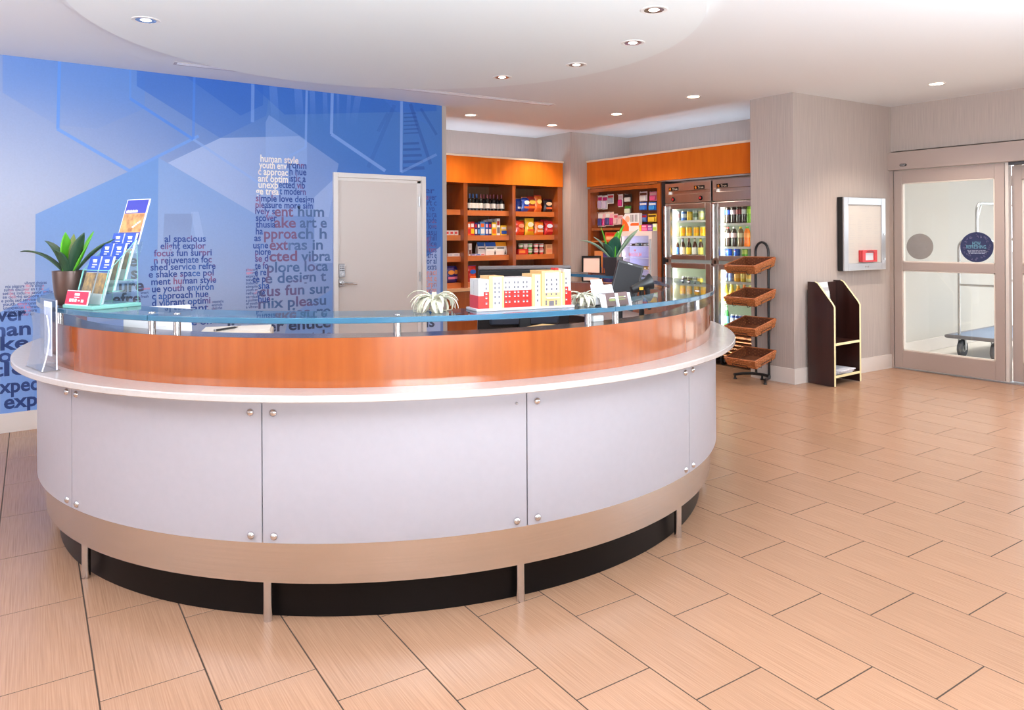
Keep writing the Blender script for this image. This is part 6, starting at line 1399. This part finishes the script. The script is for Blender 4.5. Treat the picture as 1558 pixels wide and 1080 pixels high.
leanbox(MB(), -0.10, 0.09, 0, 0.0, 0.19, 0.003, 10).build('card', M_paper, t, local=True); leanbox(MB(), -0.105, 0.095, -0.004, -0.002, 0.14, 0.002, 10).build('clear_front', M_acry, t, local=True)
m_ = MB(); m_.prism([(0.0, -0.38), (0.05, -0.38), (0.05, -0.002), (0.0, -0.002)], 0, -0.1, 0.09); m_.build('holder_body', M_dark, t, local=True)

# ------------------------------------------------------------------ notice case on the wall, with the red call point in front
nw = thing('notice_case', 'silver framed notice case with a white printed sheet on the wall above the dark stand', 'frame', (7.495, 4.09, 1.09), rz=math.radians(-4.16))
fwz = 0.757; hw_ = 0.366
m_ = MB(); m_.cbox(-hw_, hw_, -0.062, 0.0, 0, fwz, 0.003); m_.build('case_body', M_black, nw, local=True)
m_ = MB()
for (x0, x1, a, b_) in ((-hw_, -hw_ + 0.075, 0, fwz), (hw_ - 0.072, hw_, 0, fwz), (-hw_ + 0.075, hw_ - 0.072, 0, 0.075), (-hw_ + 0.075, hw_ - 0.072, fwz - 0.075, fwz)): m_.box(x0, x1, -0.078, -0.0625, a, b_)
m_.build('frame', M_silver, nw, local=True, bevel=0.003)
sh = MB().box(-hw_ + 0.07, hw_ - 0.07, -0.066, -0.0625, 0.072, fwz - 0.072).build('sheet', mat('notice_paper', S(200, 194, 188), 0.8), nw, local=True)
m_ = MB(); rr = random.Random(5)
def dash(x0, x1, z): m_.box(x0, x1, -0.0667, -0.0659, z - 0.0016, z + 0.0016)
for k, w_ in enumerate((0.09, 0.075, 0.05, 0.04)): dash(-0.0 - w_, w_, 0.655 - 0.014 * k)
for k in range(14):
    for c_ in range(4):
        if rr.random() < .75: x = -0.26 + c_ * 0.145; dash(x, x + rr.uniform(.04, .11), 0.57 - 0.019 * k)
for k in range(8):
    for c_ in range(4): x = -0.26 + c_ * 0.145; dash(x, x + rr.uniform(.06, .11), 0.28 - 0.016 * k)
m_.build('printed_lines', mat('faint_ink', S(190, 186, 184), 0.7), sh, local=True, kind='stuff')
m_ = MB(); m_.cyl((0.0, -0.078, 0.036), (0.0, -0.083, 0.036), 0.008, 12); m_.cyl((0.04, -0.078, 0.036), (0.04, -0.083, 0.036), 0.008, 12); m_.build('lock', M_chrome, nw, local=True)
m_ = MB(); m_.cyl((hw_ - 0.03, -0.078, 0.37), (hw_ - 0.03, -0.084, 0.37), 0.012, 12); m_.cyl((hw_ - 0.03, -0.078, 0.11), (hw_ - 0.03, -0.084, 0.11), 0.012, 12); m_.build('hinge_cap', M_chrome, nw, local=True)
rd = thing('call_point', 'small red framed call point box at the foot of the notice case', 'alarm', (7.52, 4.022, 1.175), rz=math.radians(-4.16)); M_red = mat('signal_red', S(206, 52, 58), 0.35)
MB().cbox(-0.135, 0.125, -0.03, 0.004, 0, 0.125, 0.006).build('housing', M_red, rd, local=True)
m_ = MB()
for b_ in ((-0.135, -0.08, 0.0, 0.125), (0.075, 0.125, 0.0, 0.125), (-0.08, 0.075, 0.0, 0.018), (-0.08, 0.075, 0.095, 0.125)): m_.box(b_[0], b_[1], -0.046, -0.0305, b_[2], b_[3])
m_.build('red_frame', M_red, rd, local=True, bevel=0.003)
MB().box(-0.08, 0.075, -0.0335, -0.031, 0.018, 0.095).build('window_plate', mat('call_plate', S(206, 214, 222), 0.2), rd, local=True)
m_ = MB(); m_.prism([(-0.07, 0.10), (0.07, 0.10), (0.05, 0.118), (0.0, 0.122), (-0.05, 0.118)], 1, -0.0475, -0.046); m_.build('top_plate', mat('call_dark', S(140, 30, 40), 0.4), rd, local=True)

# ------------------------------------------------------------------ luggage cart in the vestibule
lc = thing('luggage_cart', 'silver luggage cart with blue-grey deck parked behind the sliding glass doors', 'cart', (10.06, 3.71, 0))
M_deck = mat('cart_deck', S(120, 134, 156), 0.7, noise=0.08, scale=60); M_tubeS = mat('cart_tube', S(200, 198, 196), 0.25, metal=0.9)
XA, XB2, YA, YB2 = 9.40, 10.72, 3.905, 3.515
m_ = MB(); m_.cbox(XA - 0.10, XB2 + 0.10, YB2 - 0.10, YA + 0.10, 0.245, 0.262, 0.006); m_.build('deck', M_deck, lc)
m_ = MB(); m_.tube([(XA - 0.10, YB2 - 0.10, 0.25), (XB2 + 0.10, YB2 - 0.10, 0.25), (XB2 + 0.10, YA + 0.10, 0.25), (XA - 0.10, YA + 0.10, 0.25)], 0.022, 8, closed=True); m_.build('bumper', mat('cart_bumper', S(120, 118, 122), 0.6), lc)
def hoop(x):
    m = MB(); r = 0.09; pts = [(x, YA, 0.25), (x, YA, 1.30)] + [(x, YA - r + r * math.cos(a), 1.30 + r * math.sin(a)) for a in [PI / 2 * k / 5 for k in range(1, 6)]] + [(x, YB2 + r - r * math.cos(a), 1.30 + r * math.sin(a)) for a in [PI / 2 * (5 - k) / 5 for k in range(0, 5)]] + [(x, YB2, 1.30), (x, YB2, 0.25)]
    m.tube(pts, 0.017, 10); return m
for x in (XA, XB2):
    hoop(x).build('end_hoop', M_tubeS, lc); m_ = MB(); m_.tube([(x, YA, 0.86), (x, YB2, 0.86)], 0.013, 8); m_.build('cross_rail', M_tubeS, lc)
m_ = MB(); ym = (YA + YB2) / 2; r = 0.10
m_.tube([(XA, ym, 1.39), (XA, ym, 1.72)] + [(XA + r - r * math.cos(a), ym, 1.72 + r * math.sin(a)) for a in [PI / 2 * k / 5 for k in range(1, 6)]] + [(XB2 - r + r * math.cos(a), ym, 1.72 + r * math.sin(a)) for a in [PI / 2 * (5 - k) / 5 for k in range(0, 5)]] + [(XB2, ym, 1.72), (XB2, ym, 1.39)], 0.017, 10)
m_.build('hanging_rail', M_tubeS, lc)
m_ = MB(); m_.tube([(XA, ym, 1.60), (XA + 0.13, ym, 1.815)], 0.008, 6); m_.tube([(XB2, ym, 1.60), (XB2 - 0.13, ym, 1.815)], 0.008, 6); m_.build('gusset', M_tubeS, lc)
for x in (XA + 0.03, XB2 - 0.03):
    for y in (YA - 0.02, YB2 + 0.02):
        m_ = MB(); m_.lathe([(0.07, -0.024), (0.095, -0.024), (0.105, -0.014), (0.105, 0.014), (0.095, 0.024), (0.07, 0.024)], 22, M=Matrix.Translation((x, y, 0.105)) @ Matrix.Rotation(PI / 2, 4, 'X')); tw_ = m_.build('tyre', mat('tyre_grey', S(84, 86, 92), 0.7) if 'tyre_grey' not in bpy.data.materials else bpy.data.materials['tyre_grey'], lc)
        m_ = MB(); m_.lathe([(0.07, -0.018), (0.03, -0.026), (0.0005, -0.028)], 18, M=Matrix.Translation((x, y, 0.105)) @ Matrix.Rotation(PI / 2, 4, 'X')); m_.lathe([(0.0005, 0.028), (0.03, 0.026), (0.07, 0.018)], 18, M=Matrix.Translation((x, y, 0.105)) @ Matrix.Rotation(PI / 2, 4, 'X')); m_.build('wheel_hub', M_silver, tw_)
        m_ = MB(); m_.box(x - 0.018, x + 0.018, y - 0.042, y - 0.034, 0.09, 0.245); m_.box(x - 0.018, x + 0.018, y + 0.034, y + 0.042, 0.09, 0.245); m_.build('fork', M_silver, lc)

# ------------------------------------------------------------------ ceiling fittings
def downlight(x, y, z, lit, label, grp, power, col, drop):
    t = thing('downlight', label, 'light', (x, y, z), group=grp)
    MB().lathe([(0.058, -0.002), (0.062, -0.004), (0.078, -0.004), (0.082, 0.0), (0.058, 0.0)], 28, caps=False).build('trim_ring', M_white, t, local=True)
    if lit:
        MB().lathe([(0.060, -0.001), (0.045, -0.0035), (0.0005, -0.004)], 24).build('lens', M_lamp, t, local=True)
    else:
        MB().lathe([(0.058, -0.0035), (0.05, -0.003), (0.032, -0.0015)], 24, caps=False).build('reflector', M_chrome, t, local=True)
        MB().lathe([(0.032, -0.0015), (0.022, -0.006), (0.0005, -0.008)], 18).build('bulb', M_lampw, t, local=True)
    l = bpy.data.lights.new('downlight_lamp', 'SPOT'); l.energy = power; l.color = col[:3]; l.spot_size = math.radians(115); l.spot_blend = 0.7; l.shadow_soft_size = 0.05
    o = bpy.data.objects.new('downlight_lamp', l); o.location = (0, 0, -0.02); o.parent = t; COL.objects.link(o)
    return t
WARM = S(255, 236, 216)
for (px, py, nm) in ((716, 175, 'glowing warm downlight over the shelving next to the mural end'), (840, 190.5, 'glowing warm downlight in front of the pilaster'), (938, 173.5, 'glowing warm downlight over the market bay'), (1055, 147, 'glowing warm downlight near the top of the column'), (1425, 127.5, 'glowing warm downlight before the entrance doors')):
    p = at_z(px, py, ZC); downlight(p.x, p.y, ZC, True, nm, 'warm downlights', {1055: 14, 1425: 120, 716: 60}.get(px, 90), WARM, 0)
for (px, py, nm) in ((222, 30.5, 'clear reflector downlight in the round soffit, alone over the mural side'), (995, 15, 'clear reflector downlight in the soffit, nearest the viewer of the row of four'), (963, 65, 'clear reflector downlight in the soffit, second of the row of four'), (877, 98.5, 'clear reflector downlight in the soffit, third of the row of four'), (764, 117.5, 'clear reflector downlight in the soffit, farthest of the row of four')):
    p = at_z(px, py, 2.79); downlight(p.x, p.y, 2.79, False, nm, 'soffit downlights', 16, S(255, 244, 230), 0)
va, vb = at_z(265, 95.5, ZC), at_z(840, 159.5, ZC)
ang = math.atan2(vb.y - va.y, vb.x - va.x); ln = (vb - va).length
vt = thing('slot_diffuser', 'long white linear air slot in the ceiling between the soffit and the mural', 'vent', (va.x, va.y, ZC), rz=ang)
MB().box(0, ln, -0.055, 0.055, -0.004, 0.0).build('frame', mat('vent_grey', S(196, 190, 192), 0.5), vt, local=True)
for k in range(3): MB().box(0.02, ln - 0.02, -0.040 + 0.028 * k, -0.026 + 0.028 * k, -0.0055, -0.004).build('slot', mat('slot_dark', S(246, 246, 250), 0.4) if k == 0 else bpy.data.materials['slot_dark'], vt, local=True)
# cove lamps lying on top of the shelving, behind the cornices
def cove(name, label, x0, x1, y0, y1, z, power):
    t = thing(name, label, 'light', ((x0 + x1) / 2, (y0 + y1) / 2, z)); MB().box(x0, x1, y0, y1, z, z + 0.03).build('housing', M_white, t)
    l = bpy.data.lights.new('cove_lamp', 'AREA'); l.shape = 'RECTANGLE'; l.size = x1 - x0; l.size_y = y1 - y0; l.energy = power; l.color = S(226, 238, 255)[:3]
    o = bpy.data.objects.new('cove_lamp', l); o.location = (0, 0, 0.035); o.rotation_euler = (PI, 0, 0); o.parent = t; COL.objects.link(o)
cove('cove_light', 'cool white cove light hidden on top of the shelving by the mural', 4.1, 6.3, 7.85, 7.95, 2.16, 6)
cove('cove_light', 'cool white cove light hidden on top of the market bay and coolers', 7.0, 7.1, 4.8, 7.3, 2.14, 6)
